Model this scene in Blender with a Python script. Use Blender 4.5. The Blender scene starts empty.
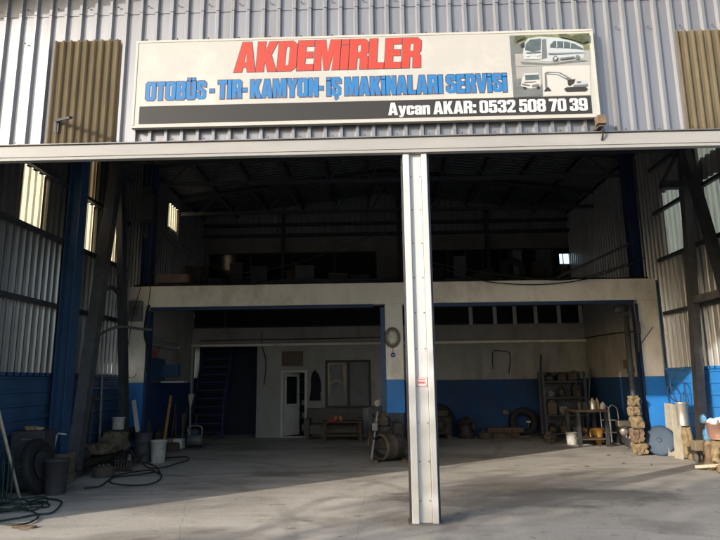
import bpy, bmesh, math, random
from mathutils import Vector, Matrix, Euler
random.seed(7)
R = math.radians
PI = math.pi
SC = bpy.context.scene
COL = SC.collection

# ------------------------------------------------------------------ camera
FOC, YAW, PITCH, ROLL = 590.0, R(1.5), R(10.65), R(-0.7)
CAM = Vector((0, 0, 1.6))
MROT = Matrix.Rotation(YAW, 3, 'Z') @ Matrix.Rotation(PI / 2 + PITCH, 3, 'X') @ Matrix.Rotation(ROLL, 3, 'Z')
cam_data = bpy.data.cameras.new('camera')
cam = bpy.data.objects.new('camera', cam_data)
COL.objects.link(cam)
cam.location = CAM
cam.rotation_euler = MROT.to_euler()
cam_data.sensor_width = 36
cam_data.lens = 36 * FOC / 720
cam_data.clip_end = 3000
SC.camera = cam

# ------------------------------------------------------------------ sky, sun, exposure
SUN_EL = math.atan(0.325)
SUN_DIR = Vector((0.78 * math.cos(SUN_EL), 0.625 * math.cos(SUN_EL), -math.sin(SUN_EL))).normalized()
world = bpy.data.worlds.new('World')
SC.world = world
world.use_nodes = True
nt = world.node_tree
bg = nt.nodes['Background']
sky = nt.nodes.new('ShaderNodeTexSky')
sky.sky_type = 'NISHITA'
sky.sun_disc = False
sky.sun_elevation = SUN_EL
sky.sun_rotation = math.atan2(-SUN_DIR.x, -SUN_DIR.y)
sky.dust_density = 2.6
nt.links.new(sky.outputs[0], bg.inputs[0])
bg.inputs[1].default_value = 0.15
sun_data = bpy.data.lights.new('sun', 'SUN')
sun_data.energy = 2.0
sun_data.angle = R(0.53)
sun_data.color = (1.0, 0.945, 0.86)
sun = bpy.data.objects.new('sun', sun_data)
COL.objects.link(sun)
sun.rotation_euler = SUN_DIR.to_track_quat('-Z', 'Y').to_euler()
sun.location = (-20, -15, 20)
vs = SC.view_settings
vs.view_transform = 'Standard'
vs.look = 'None'
vs.gamma = 1
vs.use_curve_mapping = False
vs.exposure = 1.42
SC.render.engine = 'CYCLES'
cy = SC.cycles
cy.use_denoising = True
cy.max_bounces = 8
cy.diffuse_bounces = 5
cy.glossy_bounces = 3
cy.transmission_bounces = 4
cy.sample_clamp_indirect = 6
cy.caustics_reflective = False
cy.caustics_refractive = False

# ------------------------------------------------------------------ drafting helpers (photo pixel -> metres)
def ray(px, py):
    return MROT @ Vector(((px - 360) / FOC, -(py - 270) / FOC, -1))
def wy(px, py, y):
    d = ray(px, py); return CAM + d * (y / d.y)
def wx(px, py, x):
    d = ray(px, py); return CAM + d * (x / d.x)
def fl(px, py, z=0.0):
    d = ray(px, py); return CAM + d * ((z - 1.6) / d.z)

# ------------------------------------------------------------------ materials
def mat(name, col, rough=0.7, metal=0.0, var=0.25, scale=3.0, bump=0.0, bscale=40.0, dirt=None, dirt_amt=0.5, dscale=1.2, spec=0.3, stretch=(1, 1, 1)):
    m = bpy.data.materials.new(name)
    m.use_nodes = True
    n, l = m.node_tree.nodes, m.node_tree.links
    b = n['Principled BSDF']
    b.inputs['Roughness'].default_value = rough
    b.inputs['Metallic'].default_value = metal
    b.inputs['Specular IOR Level'].default_value = spec
    tc = n.new('ShaderNodeTexCoord')
    mp = n.new('ShaderNodeMapping')
    mp.inputs['Scale'].default_value = stretch
    l.new(tc.outputs['Object'], mp.inputs['Vector'])
    nz = n.new('ShaderNodeTexNoise')
    nz.inputs['Scale'].default_value = scale
    nz.inputs['Detail'].default_value = 6
    nz.inputs['Roughness'].default_value = 0.65
    l.new(mp.outputs[0], nz.inputs['Vector'])
    cr = n.new('ShaderNodeValToRGB')
    cr.color_ramp.elements[0].position = 0.3
    cr.color_ramp.elements[1].position = 0.7
    cr.color_ramp.elements[0].color = (*[c * (1 - var) for c in col], 1)
    cr.color_ramp.elements[1].color = (*[min(0.95, c * (1 + var * 0.6)) for c in col], 1)
    l.new(nz.outputs['Fac'], cr.inputs[0])
    out = cr.outputs[0]
    if dirt:
        nd = n.new('ShaderNodeTexNoise')
        nd.inputs['Scale'].default_value = dscale
        nd.inputs['Detail'].default_value = 8
        nd.inputs['Roughness'].default_value = 0.7
        l.new(mp.outputs[0], nd.inputs['Vector'])
        rp = n.new('ShaderNodeValToRGB')
        rp.color_ramp.elements[0].position = 0.48
        rp.color_ramp.elements[1].position = 0.72
        rp.color_ramp.elements[0].color = (0, 0, 0, 1)
        rp.color_ramp.elements[1].color = (dirt_amt, dirt_amt, dirt_amt, 1)
        l.new(nd.outputs['Fac'], rp.inputs[0])
        mx = n.new('ShaderNodeMix'); mx.data_type = 'RGBA'
        l.new(rp.outputs[0], mx.inputs['Factor'])
        l.new(out, mx.inputs['A'])
        mx.inputs['B'].default_value = (*dirt, 1)
        out = mx.outputs['Result']
    l.new(out, b.inputs['Base Color'])
    if bump:
        nb = n.new('ShaderNodeTexNoise')
        nb.inputs['Scale'].default_value = bscale
        nb.inputs['Detail'].default_value = 5
        l.new(mp.outputs[0], nb.inputs['Vector'])
        bp = n.new('ShaderNodeBump')
        bp.inputs['Strength'].default_value = bump
        bp.inputs['Distance'].default_value = 0.02
        l.new(nb.outputs['Fac'], bp.inputs['Height'])
        l.new(bp.outputs[0], b.inputs['Normal'])
    return m

def translucent(name, col, tcol, mixf):
    m = bpy.data.materials.new(name)
    m.use_nodes = True
    n, l = m.node_tree.nodes, m.node_tree.links
    n.remove(n['Principled BSDF'])
    out = n['Material Output']
    tc = n.new('ShaderNodeTexCoord')
    mp = n.new('ShaderNodeMapping'); mp.inputs['Scale'].default_value = (3, 3, 0.6)
    l.new(tc.outputs['Object'], mp.inputs['Vector'])
    nz = n.new('ShaderNodeTexNoise'); nz.inputs['Scale'].default_value = 2.5; nz.inputs['Detail'].default_value = 6
    l.new(mp.outputs[0], nz.inputs['Vector'])
    def ramp(c):
        cr = n.new('ShaderNodeValToRGB')
        cr.color_ramp.elements[0].position = 0.3; cr.color_ramp.elements[1].position = 0.7
        cr.color_ramp.elements[0].color = (*[x * 0.8 for x in c], 1)
        cr.color_ramp.elements[1].color = (*[x * 1.1 for x in c], 1)
        l.new(nz.outputs['Fac'], cr.inputs[0]); return cr.outputs[0]
    d = n.new('ShaderNodeBsdfDiffuse'); t = n.new('ShaderNodeBsdfTranslucent')
    l.new(ramp(col), d.inputs[0]); l.new(ramp(tcol), t.inputs[0])
    mx = n.new('ShaderNodeMixShader'); mx.inputs[0].default_value = mixf
    l.new(d.outputs[0], mx.inputs[1]); l.new(t.outputs[0], mx.inputs[2])
    l.new(mx.outputs[0], out.inputs['Surface'])
    return m

def floor_mat():
    m = bpy.data.materials.new('concrete_yard')
    m.use_nodes = True
    n, l = m.node_tree.nodes, m.node_tree.links
    b = n['Principled BSDF']
    tc = n.new('ShaderNodeTexCoord')
    def noise(scale, detail, rough, stretch=(1, 1, 1), dist=0.0):
        mp = n.new('ShaderNodeMapping'); mp.inputs['Scale'].default_value = stretch
        l.new(tc.outputs['Object'], mp.inputs['Vector'])
        z = n.new('ShaderNodeTexNoise'); z.inputs['Scale'].default_value = scale
        z.inputs['Detail'].default_value = detail; z.inputs['Roughness'].default_value = rough
        z.inputs['Distortion'].default_value = dist
        l.new(mp.outputs[0], z.inputs['Vector']); return z.outputs['Fac']
    def ramp(f, p0, p1, c0, c1):
        r = n.new('ShaderNodeValToRGB')
        r.color_ramp.elements[0].position = p0; r.color_ramp.elements[1].position = p1
        r.color_ramp.elements[0].color = (*c0, 1); r.color_ramp.elements[1].color = (*c1, 1)
        l.new(f, r.inputs[0]); return r.outputs[0]
    def mix(f, a, c, mode='MIX'):
        x = n.new('ShaderNodeMix'); x.data_type = 'RGBA'; x.blend_type = mode
        if isinstance(f, float): x.inputs['Factor'].default_value = f
        else: l.new(f, x.inputs['Factor'])
        l.new(a, x.inputs['A'])
        if isinstance(c, tuple): x.inputs['B'].default_value = (*c, 1)
        else: l.new(c, x.inputs['B'])
        return x.outputs['Result']
    base = ramp(noise(0.8, 8, 0.65), 0.3, 0.7, (0.38, 0.345, 0.295), (0.53, 0.49, 0.43))
    fine = ramp(noise(26, 6, 0.7), 0.3, 0.75, (0.82, 0.82, 0.82), (1.08, 1.08, 1.08))
    col = mix(1.0, base, fine, 'MULTIPLY')
    # broad oil stains, stretched along the wheel tracks
    oil = ramp(noise(0.42, 7, 0.62, (0.7, 1.5, 1), 0.6), 0.50, 0.66, (0, 0, 0), (0.85, 0.85, 0.85))
    col = mix(oil, col, (0.17, 0.15, 0.122))
    grit = ramp(noise(9.0, 3, 0.5), 0.66, 0.70, (0, 0, 0), (0.45, 0.45, 0.45))
    col = mix(grit, col, (0.14, 0.12, 0.10))
    spots = ramp(noise(2.6, 4, 0.6, (1, 1.6, 1), 0.4), 0.63, 0.70, (0, 0, 0), (0.6, 0.6, 0.6))
    col = mix(spots, col, (0.13, 0.115, 0.1))
    streak = ramp(noise(1.1, 6, 0.6, (0.35, 2.6, 1), 0.3), 0.56, 0.72, (0, 0, 0), (0.5, 0.5, 0.5))
    col = mix(streak, col, (0.2, 0.18, 0.15))
    # curved tyre marks broken up by noise, then faint cracks
    sep = n.new('ShaderNodeSeparateXYZ'); l.new(tc.outputs['Object'], sep.inputs[0])
    def mrange(s, a0, a1):
        r = n.new('ShaderNodeMapRange'); r.inputs['From Min'].default_value = a0; r.inputs['From Max'].default_value = a1
        l.new(s, r.inputs['Value']); return r.outputs[0]
    def math2(op, a, c):
        q = n.new('ShaderNodeMath'); q.operation = op
        for i, v in enumerate((a, c)):
            if isinstance(v, (int, float)): q.inputs[i].default_value = v
            else: l.new(v, q.inputs[i])
        return q.outputs[0]
    def arc(cx, cy, rad, wid, amt):
        ax = math2('SUBTRACT', sep.outputs[0], cx); ay = math2('SUBTRACT', sep.outputs[1], cy)
        d = math2('SQRT', math2('ADD', math2('MULTIPLY', ax, ax), math2('MULTIPLY', ay, ay)), 0)
        d = math2('ABSOLUTE', math2('SUBTRACT', d, rad), 0)
        r = n.new('ShaderNodeMapRange'); r.inputs['From Min'].default_value = wid; r.inputs['From Max'].default_value = wid * 0.45; r.inputs['To Max'].default_value = amt
        l.new(d, r.inputs['Value'])
        q = math2('MULTIPLY', r.outputs[0], ramp(noise(1.6, 4, 0.6), 0.40, 0.62, (0, 0, 0), (1, 1, 1)))
        return q
    for cx, cy, rad, wid, amt in ((-6.5, 6.0, 5.6, 0.13, 0.5), (-6.5, 6.0, 7.6, 0.13, 0.45), (7.5, 5.0, 7.0, 0.14, 0.45), (7.5, 5.0, 9.0, 0.14, 0.4), (-4.0, 16.0, 5.2, 0.12, 0.5), (-4.0, 16.0, 7.0, 0.12, 0.4)):
        col = mix(arc(cx, cy, rad, wid, amt), col, (0.15, 0.135, 0.115))
    vo = n.new('ShaderNodeTexVoronoi'); vo.feature = 'DISTANCE_TO_EDGE'; vo.inputs['Scale'].default_value = 0.33
    wv = n.new('ShaderNodeMix'); wv.data_type = 'VECTOR'; wv.inputs['Factor'].default_value = 0.12
    nzc = n.new('ShaderNodeTexNoise'); nzc.inputs['Scale'].default_value = 2.0; nzc.inputs['Detail'].default_value = 6
    l.new(tc.outputs['Object'], nzc.inputs['Vector'])
    l.new(tc.outputs['Object'], wv.inputs['A']); l.new(nzc.outputs['Color'], wv.inputs['B']); l.new(wv.outputs['Result'], vo.inputs['Vector'])
    crk = n.new('ShaderNodeMapRange'); crk.inputs['From Min'].default_value = 0.0024; crk.inputs['From Max'].default_value = 0.0008; crk.inputs['To Max'].default_value = 0.22
    l.new(vo.outputs['Distance'], crk.inputs['Value'])
    col = mix(crk.outputs[0], col, (0.10, 0.09, 0.08))
    # an irregular wet patch right of the post, part of the post's shadow painted in
    wob = noise(1.3, 5, 0.6)
    dx = math2('DIVIDE', math2('SUBTRACT', sep.outputs[0], 2.1), 2.2)
    dy = math2('DIVIDE', math2('SUBTRACT', sep.outputs[1], 8.55), 0.75)
    rr = math2('ADD', math2('MULTIPLY', dx, dx), math2('MULTIPLY', dy, dy))
    rr = math2('ADD', rr, math2('MULTIPLY', math2('SUBTRACT', wob, 0.5), 5.0))
    wet_shade = n.new('ShaderNodeMapRange'); wet_shade.inputs['From Min'].default_value = 1.1; wet_shade.inputs['From Max'].default_value = 0.35
    wet_shade.inputs['To Max'].default_value = 0.62
    l.new(rr, wet_shade.inputs['Value'])
    col = mix(wet_shade.outputs[0], col, (0.135, 0.122, 0.105))
    l.new(col, b.inputs['Base Color'])
    ro = ramp(noise(1.5, 5, 0.6), 0.35, 0.7, (0.62, 0.62, 0.62), (0.9, 0.9, 0.9))
    l.new(ro, b.inputs['Roughness'])
    b.inputs['Specular IOR Level'].default_value = 0.25
    bp = n.new('ShaderNodeBump'); bp.inputs['Strength'].default_value = 0.35; bp.inputs['Distance'].default_value = 0.012
    l.new(noise(14, 8, 0.7), bp.inputs['Height']); l.new(bp.outputs[0], b.inputs['Normal'])
    return m

M = {}
M['floor'] = floor_mat()
M['sheet'] = mat('galvanised_sheet', (0.225, 0.231, 0.25), 0.44, 0.5, 0.12, 1.2, 0.12, bscale=1.6, dirt=(0.17, 0.155, 0.14), dirt_amt=0.5, dscale=2.0, stretch=(4, 4, 0.35), spec=0.5)
M['sheet_right'] = mat('bright_weathered_sheet', (0.56, 0.57, 0.58), 0.30, 0.75, 0.2, 1.5, 0, dirt=(0.2, 0.19, 0.17), dirt_amt=0.5, dscale=1.6, stretch=(4, 4, 0.35), spec=0.5)  # paler copy of the side sheet: reflected sunlight put into its colour
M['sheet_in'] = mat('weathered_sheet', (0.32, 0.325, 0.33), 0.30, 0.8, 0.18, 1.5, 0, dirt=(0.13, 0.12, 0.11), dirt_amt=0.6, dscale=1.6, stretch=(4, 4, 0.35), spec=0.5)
M['roof'] = mat('sooty_roof_sheet', (0.085, 0.094, 0.106), 0.55, 0.2, 0.3, 2)
M['soot'] = mat('soot_black_steel', (0.016, 0.018, 0.021), 0.7, 0, 0.3, 4)  # near-black steel so that girder and hoist hardly show
M['plaster_soot'] = mat('sooty_plaster', (0.21, 0.205, 0.195), 0.9, 0, 0.2, 1.3, 0.1, 25, dirt=(0.08, 0.07, 0.06), dirt_amt=0.6, dscale=0.9)  # darker copy of white plaster: dimness of the upper rear put into colour
M['gable'] = mat('grey_gable_sheet', (0.21, 0.22, 0.235), 0.6, 0.2, 0.25, 2)
M['fibre'] = translucent('yellowed_fibreglass', (0.21, 0.175, 0.12), (0.50, 0.42, 0.28), 0.5)
M['fibre_side'] = translucent('side_fibreglass', (0.45, 0.40, 0.29), (0.78, 0.70, 0.50), 0.62)
M['fibre_dirty'] = translucent('sooty_fibreglass', (0.10, 0.075, 0.045), (0.12, 0.09, 0.05), 0.6)
M['lintel'] = mat('pale_grey_paint', (0.275, 0.272, 0.266), 0.5, 0.0, 0.08, 2.2, 0.05, 30, dirt=(0.36, 0.33, 0.29), dirt_amt=0.4, dscale=1.8, stretch=(0.6, 1, 3))
M['post'] = mat('white_post_paint', (0.47, 0.475, 0.47), 0.45, 0.0, 0.06, 2.5, 0.04, 30, dirt=(0.42, 0.38, 0.32), dirt_amt=0.4, dscale=2.2, stretch=(5, 5, 0.5))
M['steel_dark'] = mat('dark_steel', (0.055, 0.06, 0.07), 0.55, 0.3, 0.35, 5)
M['steel_leg'] = mat('sooty_grey_steel', (0.085, 0.088, 0.095), 0.55, 0.2, 0.35, 4, dirt=(0.05, 0.04, 0.03), dirt_amt=0.6)
M['steel_grey'] = mat('grey_steel', (0.16, 0.16, 0.165), 0.5, 0.3, 0.3, 5, dirt=(0.1, 0.06, 0.035), dirt_amt=0.6)
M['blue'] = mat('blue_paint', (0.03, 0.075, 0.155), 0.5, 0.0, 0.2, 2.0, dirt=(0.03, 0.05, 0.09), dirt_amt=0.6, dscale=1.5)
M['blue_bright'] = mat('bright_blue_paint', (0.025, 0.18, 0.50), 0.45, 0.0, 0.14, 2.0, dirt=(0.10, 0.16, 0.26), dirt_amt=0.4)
M['blue_black'] = mat('blue_black_paint', (0.006, 0.012, 0.032), 0.6, 0.0, 0.3, 2.0)
M['blue_dark'] = mat('dark_blue_paint', (0.018, 0.04, 0.10), 0.5, 0.0, 0.25, 2.0)
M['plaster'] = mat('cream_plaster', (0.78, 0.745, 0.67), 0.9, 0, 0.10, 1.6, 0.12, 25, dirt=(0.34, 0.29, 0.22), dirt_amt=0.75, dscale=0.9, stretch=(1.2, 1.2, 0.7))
M['plaster_in'] = mat('grimy_white_plaster', (0.315, 0.31, 0.295), 0.9, 0, 0.16, 1.3, 0.1, 25, dirt=(0.13, 0.115, 0.095), dirt_amt=0.75, dscale=0.9, stretch=(1.4, 1.4, 0.6))  # grimy white plaster, darkened below the beam's: shade of deep rooms in colour
M['blue_wall'] = mat('blue_wall_paint', (0.012, 0.05, 0.15), 0.7, 0, 0.22, 1.5, 0.08, 25, dirt=(0.03, 0.04, 0.06), dirt_amt=0.7, dscale=1.2)
M['ceiling'] = mat('dark_boards', (0.08, 0.075, 0.07), 0.9, 0, 0.3, 2)
M['glass_dark'] = mat('dark_glass', (0.015, 0.018, 0.022), 0.12, 0, 0.2, 2, spec=0.5)
M['frame_dark'] = mat('dark_window_frame', (0.05, 0.045, 0.042), 0.6)
M['frame_white'] = mat('white_frame', (0.5, 0.49, 0.46), 0.6, 0, 0.12, 3)
M['blind'] = mat('grey_blind', (0.17, 0.175, 0.18), 0.8)
M['curtain'] = mat('pale_curtain', (0.20, 0.21, 0.215), 0.85, 0, 0.35, 3.5, stretch=(3, 3, 0.8))
M['sign'] = mat('sign_vinyl', (0.365, 0.355, 0.335), 0.45, 0, 0.025, 1.3, 0, dirt=(0.66, 0.60, 0.52), dirt_amt=0.3, dscale=1.3)
M['sign_frame'] = mat('sign_frame_paint', (0.40, 0.385, 0.35), 0.5, 0, 0.1, 3, dirt=(0.35, 0.28, 0.2), dirt_amt=0.5)
M['red_ink'] = mat('red_ink', (0.50, 0.045, 0.03), 0.5, 0, 0.05, 2)
M['blue_ink'] = mat('blue_ink', (0.02, 0.14, 0.35), 0.5, 0, 0.05, 2)
M['dark_ink'] = mat('dark_ink', (0.026, 0.025, 0.025), 0.6, 0, 0.05, 2)
M['outline_ink'] = mat('outline_ink', (0.10, 0.06, 0.07), 0.5, 0, 0.05, 2)
M['white_ink'] = mat('white_ink', (0.50, 0.495, 0.485), 0.5, 0, 0.02, 2)
M['photo_green'] = mat('printed_green', (0.15, 0.165, 0.09), 0.5, 0, 0.4, 9)
M['photo_treetop'] = mat('printed_dark_green', (0.075, 0.085, 0.05), 0.5, 0, 0.5, 14)
M['photo_grey'] = mat('printed_grey', (0.26, 0.26, 0.25), 0.5, 0, 0.12, 5)
M['photo_mid'] = mat('printed_mid_grey', (0.12, 0.13, 0.13), 0.5, 0, 0.25, 6)
M['photo_bus'] = mat('printed_bus_silver', (0.34, 0.37, 0.39), 0.5, 0, 0.06, 6)
M['photo_glass'] = mat('printed_bus_glass', (0.07, 0.095, 0.10), 0.5, 0, 0.3, 8)
M['photo_sand'] = mat('printed_pale', (0.40, 0.39, 0.37), 0.5, 0, 0.05, 4)
M['rubber'] = mat('black_rubber', (0.018, 0.018, 0.019), 0.75, 0, 0.3, 6)
M['green_hose'] = mat('green_hose', (0.016, 0.034, 0.026), 0.55, 0, 0.3, 6)
M['plastic_dark'] = mat('dark_plastic', (0.045, 0.045, 0.05), 0.6, 0, 0.3, 5)
M['plastic_white'] = mat('stained_white_plastic', (0.52, 0.50, 0.46), 0.6, 0, 0.15, 5, dirt=(0.06, 0.05, 0.045), dirt_amt=0.85, dscale=4)
M['wood_orange'] = mat('orange_wood', (0.42, 0.20, 0.07), 0.75, 0, 0.3, 4, 0.2, 60, stretch=(8, 8, 0.6))
M['wood_pale'] = mat('pale_weathered_wood', (0.40, 0.365, 0.29), 0.85, 0, 0.25, 3, 0.3, 50, dirt=(0.26, 0.2, 0.13), dirt_amt=0.6, stretch=(9, 9, 0.5))
M['wood_dark'] = mat('dark_greasy_wood', (0.10, 0.07, 0.045), 0.8, 0, 0.35, 4, stretch=(5, 5, 1))
M['stone'] = mat('yellow_rough_stone', (0.23, 0.175, 0.10), 0.95, 0, 0.5, 9, 1.0, 22, dirt=(0.12, 0.08, 0.05), dirt_amt=0.85, dscale=7)
M['stone_dark'] = mat('brown_rough_stone', (0.17, 0.115, 0.075), 0.95, 0, 0.4, 7, 0.9, 14)
M['sack'] = mat('dusty_sackcloth', (0.15, 0.125, 0.085), 0.95, 0, 0.35, 6, 0.6, 30, dirt=(0.08, 0.06, 0.04), dirt_amt=0.7, dscale=3)
M['grease'] = mat('greasy_cast_iron', (0.04, 0.035, 0.032), 0.6, 0.3, 0.5, 7, 0.5, 20, dirt=(0.14, 0.08, 0.045), dirt_amt=0.6, dscale=4)
M['rust'] = mat('rusty_drum_steel', (0.095, 0.074, 0.058), 0.75, 0.2, 0.4, 6, 0.4, 24, dirt=(0.06, 0.045, 0.035), dirt_amt=0.8, dscale=4)
M['disc'] = mat('blue_grey_steel', (0.035, 0.06, 0.095), 0.6, 0.1, 0.2, 3, dirt=(0.06, 0.06, 0.065), dirt_amt=0.5)
M['silver'] = mat('dull_silver', (0.45, 0.43, 0.38), 0.4, 0.6, 0.2, 5, dirt=(0.2, 0.15, 0.1), dirt_amt=0.6, dscale=3)
M['jacket'] = mat('black_cloth', (0.012, 0.012, 0.018), 0.9, 0, 0.2, 8)
M['cloth_white'] = mat('white_cloth', (0.62, 0.62, 0.60), 0.9, 0, 0.08, 6)
M['sofa'] = mat('grey_brown_upholstery', (0.115, 0.105, 0.095), 0.9, 0, 0.25, 4, 0.3, 40)
M['board'] = mat('brown_board', (0.13, 0.095, 0.075), 0.8, 0, 0.25, 4)
M['yellow'] = mat('yellow_plastic', (0.36, 0.20, 0.04), 0.5, 0, 0.2, 5, dirt=(0.14, 0.08, 0.03), dirt_amt=0.6, dscale=4)
M['red'] = mat('red_paint', (0.42, 0.03, 0.02), 0.5, 0, 0.2, 5)
M['pale_red'] = mat('faded_red_plastic', (0.27, 0.15, 0.115), 0.6, 0, 0.2, 5, dirt=(0.55, 0.48, 0.36), dirt_amt=0.7, dscale=4)
M['cardboard'] = mat('cardboard', (0.30, 0.21, 0.12), 0.9, 0, 0.2, 4)
M['chrome'] = mat('bare_tube', (0.5, 0.5, 0.5), 0.3, 0.8, 0.1, 4)
M['nazar'] = mat('cobalt_glass', (0.01, 0.03, 0.25), 0.15, 0, 0.1, 4, spec=0.6)
M['clock_face'] = mat('clock_face', (0.62, 0.58, 0.50), 0.5, 0, 0.05, 4)
M['clock_rim'] = mat('bronze_clock_rim', (0.16, 0.125, 0.085), 0.4, 0.4, 0.2, 12)
M['glove'] = mat('light_blue_plastic', (0.09, 0.22, 0.38), 0.5, 0, 0.2, 5)
M['render_wall'] = mat('painted_render', (0.45, 0.42, 0.38), 0.9, 0, 0.15, 1)
M['tile_roof'] = mat('clay_roof', (0.22, 0.09, 0.05), 0.9, 0, 0.25, 4)
glow_m = bpy.data.materials.new('lit_tube'); glow_m.use_nodes = True
_b = glow_m.node_tree.nodes['Principled BSDF']
_b.inputs['Emission Color'].default_value = (1, 0.95, 0.85, 1); _b.inputs['Emission Strength'].default_value = 3.0
M['lit'] = glow_m  # glow of the tube that stands in for a daylight gap

# ------------------------------------------------------------------ mesh builder
class MB:
    def __init__(s): s.v = []; s.f = []; s.mi = []; s.sm = []
    def add(s, vs, fs, mi=0, smooth=False, mtx=None):
        o = len(s.v)
        for p in vs:
            p = Vector(p)
            s.v.append(mtx @ p if mtx else p)
        for f in fs:
            s.f.append([i + o for i in f]); s.mi.append(mi); s.sm.append(smooth)
        return s
    def box(s, x0, x1, y0, y1, z0, z1, mi=0, bev=0.0, mtx=None):
        bm = bmesh.new(); bmesh.ops.create_cube(bm, size=1)
        for v in bm.verts:
            v.co = Vector(((x0 + x1) / 2 + v.co.x * (x1 - x0), (y0 + y1) / 2 + v.co.y * (y1 - y0), (z0 + z1) / 2 + v.co.z * (z1 - z0)))
        if bev: bmesh.ops.bevel(bm, geom=list(bm.edges), offset=bev, segments=2, affect='EDGES', profile=0.6)
        return s.bm(bm, mi, False, mtx)
    def bm(s, bm, mi=0, smooth=False, mtx=None):
        bm.verts.index_update()
        s.add([v.co.copy() for v in bm.verts], [[v.index for v in f.verts] for f in bm.faces], mi, smooth, mtx)
        bm.free(); return s
    def tube(s, pts, r, n=8, mi=0, smoothpath=0, closed=False, r2=None):
        pts = [Vector(p) for p in pts]
        if smoothpath and len(pts) > 2:
            q = []; L = len(pts); rng = L if closed else L - 1
            for i in range(rng):
                if closed: a, b, c, d = pts[(i - 1) % L], pts[i], pts[(i + 1) % L], pts[(i + 2) % L]
                else: a, b, c, d = pts[max(i - 1, 0)], pts[i], pts[i + 1], pts[min(i + 2, L - 1)]
                for k in range(smoothpath):
                    t = k / smoothpath
                    q.append(0.5 * ((2 * b) + (c - a) * t + (2 * a - 5 * b + 4 * c - d) * t * t + (3 * b - a - 3 * c + d) * t ** 3))
            if not closed: q.append(pts[-1])
            pts = q
        N = len(pts); vs = []; fs = []; up = None
        for i, p in enumerate(pts):
            t = (pts[(i + 1) % N] - pts[i - 1]) if closed else (pts[min(i + 1, N - 1)] - pts[max(i - 1, 0)])
            if t.length < 1e-9: t = Vector((0, 0, 1))
            t.normalize()
            if up is None: up = Vector((0, 0, 1)) if abs(t.z) < 0.9 else Vector((1, 0, 0))
            u = up - t * up.dot(t)
            if u.length < 1e-6: u = Vector((1, 0, 0)) - t * t.x
            u.normalize(); up = u; w = t.cross(u)
            rr = r if r2 is None else r + (r2 - r) * i / (N - 1)
            for k in range(n):
                a = 2 * PI * k / n
                vs.append(p + (u * math.cos(a) + w * math.sin(a)) * rr)
        for i in range(N if closed else N - 1):
            j = (i + 1) % N
            for k in range(n):
                fs.append([i * n + k, i * n + (k + 1) % n, j * n + (k + 1) % n, j * n + k])
        s.add(vs, fs, mi, True)
        if not closed:
            s.add(vs[:n], [list(range(n))[::-1]], mi); s.add(vs[-n:], [list(range(n))], mi)
        return s
    def lathe(s, prof, n=24, mi=0, mtx=None, smooth=True, cap=True):
        vs = []; fs = []
        for (r, z) in prof:
            for k in range(n):
                a = 2 * PI * k / n; vs.append((r * math.cos(a), r * math.sin(a), z))
        for i in range(len(prof) - 1):
            for k in range(n):
                fs.append([i * n + k, i * n + (k + 1) % n, (i + 1) * n + (k + 1) % n, (i + 1) * n + k])
        s.add(vs, fs, mi, smooth, mtx)
        if prof[0] == prof[-1]: cap = False
        for i, rev in ((0, True), (len(prof) - 1, False)):
            if cap and prof[i][0] > 0.0011:
                ring = vs[i * n:(i + 1) * n]
                s.add(ring, [list(range(n))[::-1] if rev else list(range(n))], mi, False, mtx)
        return s
    def prism(s, poly, d0, d1, axis='y', mi=0, mtx=None):
        n = len(poly)
        def P(a, b, d):
            return {'y': (a, d, b), 'x': (d, a, b), 'z': (a, b, d)}[axis]
        vs = [P(a, b, d0) for a, b in poly] + [P(a, b, d1) for a, b in poly]
        fs = [list(range(n)), list(range(2 * n - 1, n - 1, -1))] + [[i, i + n, (i + 1) % n + n, (i + 1) % n] for i in range(n)]
        return s.add(vs, fs, mi, False, mtx)
    def bar(s, a, b, w, h, mi=0):          # a rectangular bar from a to b
        a, b = Vector(a), Vector(b); t = b - a; L = t.length
        zt = t.normalized(); xd = Vector((1, 0, 0)) if abs(zt.x) < 0.8 else Vector((0, 1, 0))
        xd = (xd - zt * xd.dot(zt)).normalized(); yd = zt.cross(xd)
        q = Matrix((xd, yd, zt)).transposed().to_4x4(); q.translation = a
        return s.box(-w / 2, w / 2, -h / 2, h / 2, 0, L, mi, 0, q)
    def rock(s, c, sx, sy, sz, mi=0, rough=0.16, seed=0, sub=3, cubic=0.5):
        rnd = random.Random(seed); bm = bmesh.new(); bmesh.ops.create_icosphere(bm, subdivisions=sub, radius=1)
        from mathutils import noise
        off = Vector((rnd.random() * 50, rnd.random() * 50, rnd.random() * 50))
        for v in bm.verts:
            p = v.co.normalized(); m = max(abs(p.x), abs(p.y), abs(p.z))
            p = p * (1 - cubic) + (p / m) * cubic * 0.86
            p *= 1 + rough * noise.noise(p * 1.6 + off) + rough * 0.45 * noise.noise(p * 4 + off) + rough * 0.3 * noise.cell(p * 3 + off)
            v.co = Vector((c[0] + p.x * sx, c[1] + p.y * sy, c[2] + p.z * sz))
        return s.bm(bm, mi, False)
    def build(s, name, mats, parent=None, origin=None):
        """link as one object; vertices are given in the parent's frame (or world frame minus origin for a top-level one)"""
        me = bpy.data.meshes.new(name)
        o = Vector(origin) if origin is not None else Vector((0, 0, 0))
        me.from_pydata([tuple(p - o) for p in s.v], [], s.f)
        if not isinstance(mats, (list, tuple)): mats = [mats]
        for m in mats: me.materials.append(m)
        me.polygons.foreach_set('material_index', s.mi)
        me.polygons.foreach_set('use_smooth', s.sm)
        me.update()
        bm = bmesh.new(); bm.from_mesh(me)
        bmesh.ops.recalc_face_normals(bm, faces=bm.faces); bm.to_mesh(me); bm.free()
        ob = bpy.data.objects.new(name, me); COL.objects.link(ob)
        ob.location = o
        if parent: ob.parent = parent
        return ob

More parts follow.
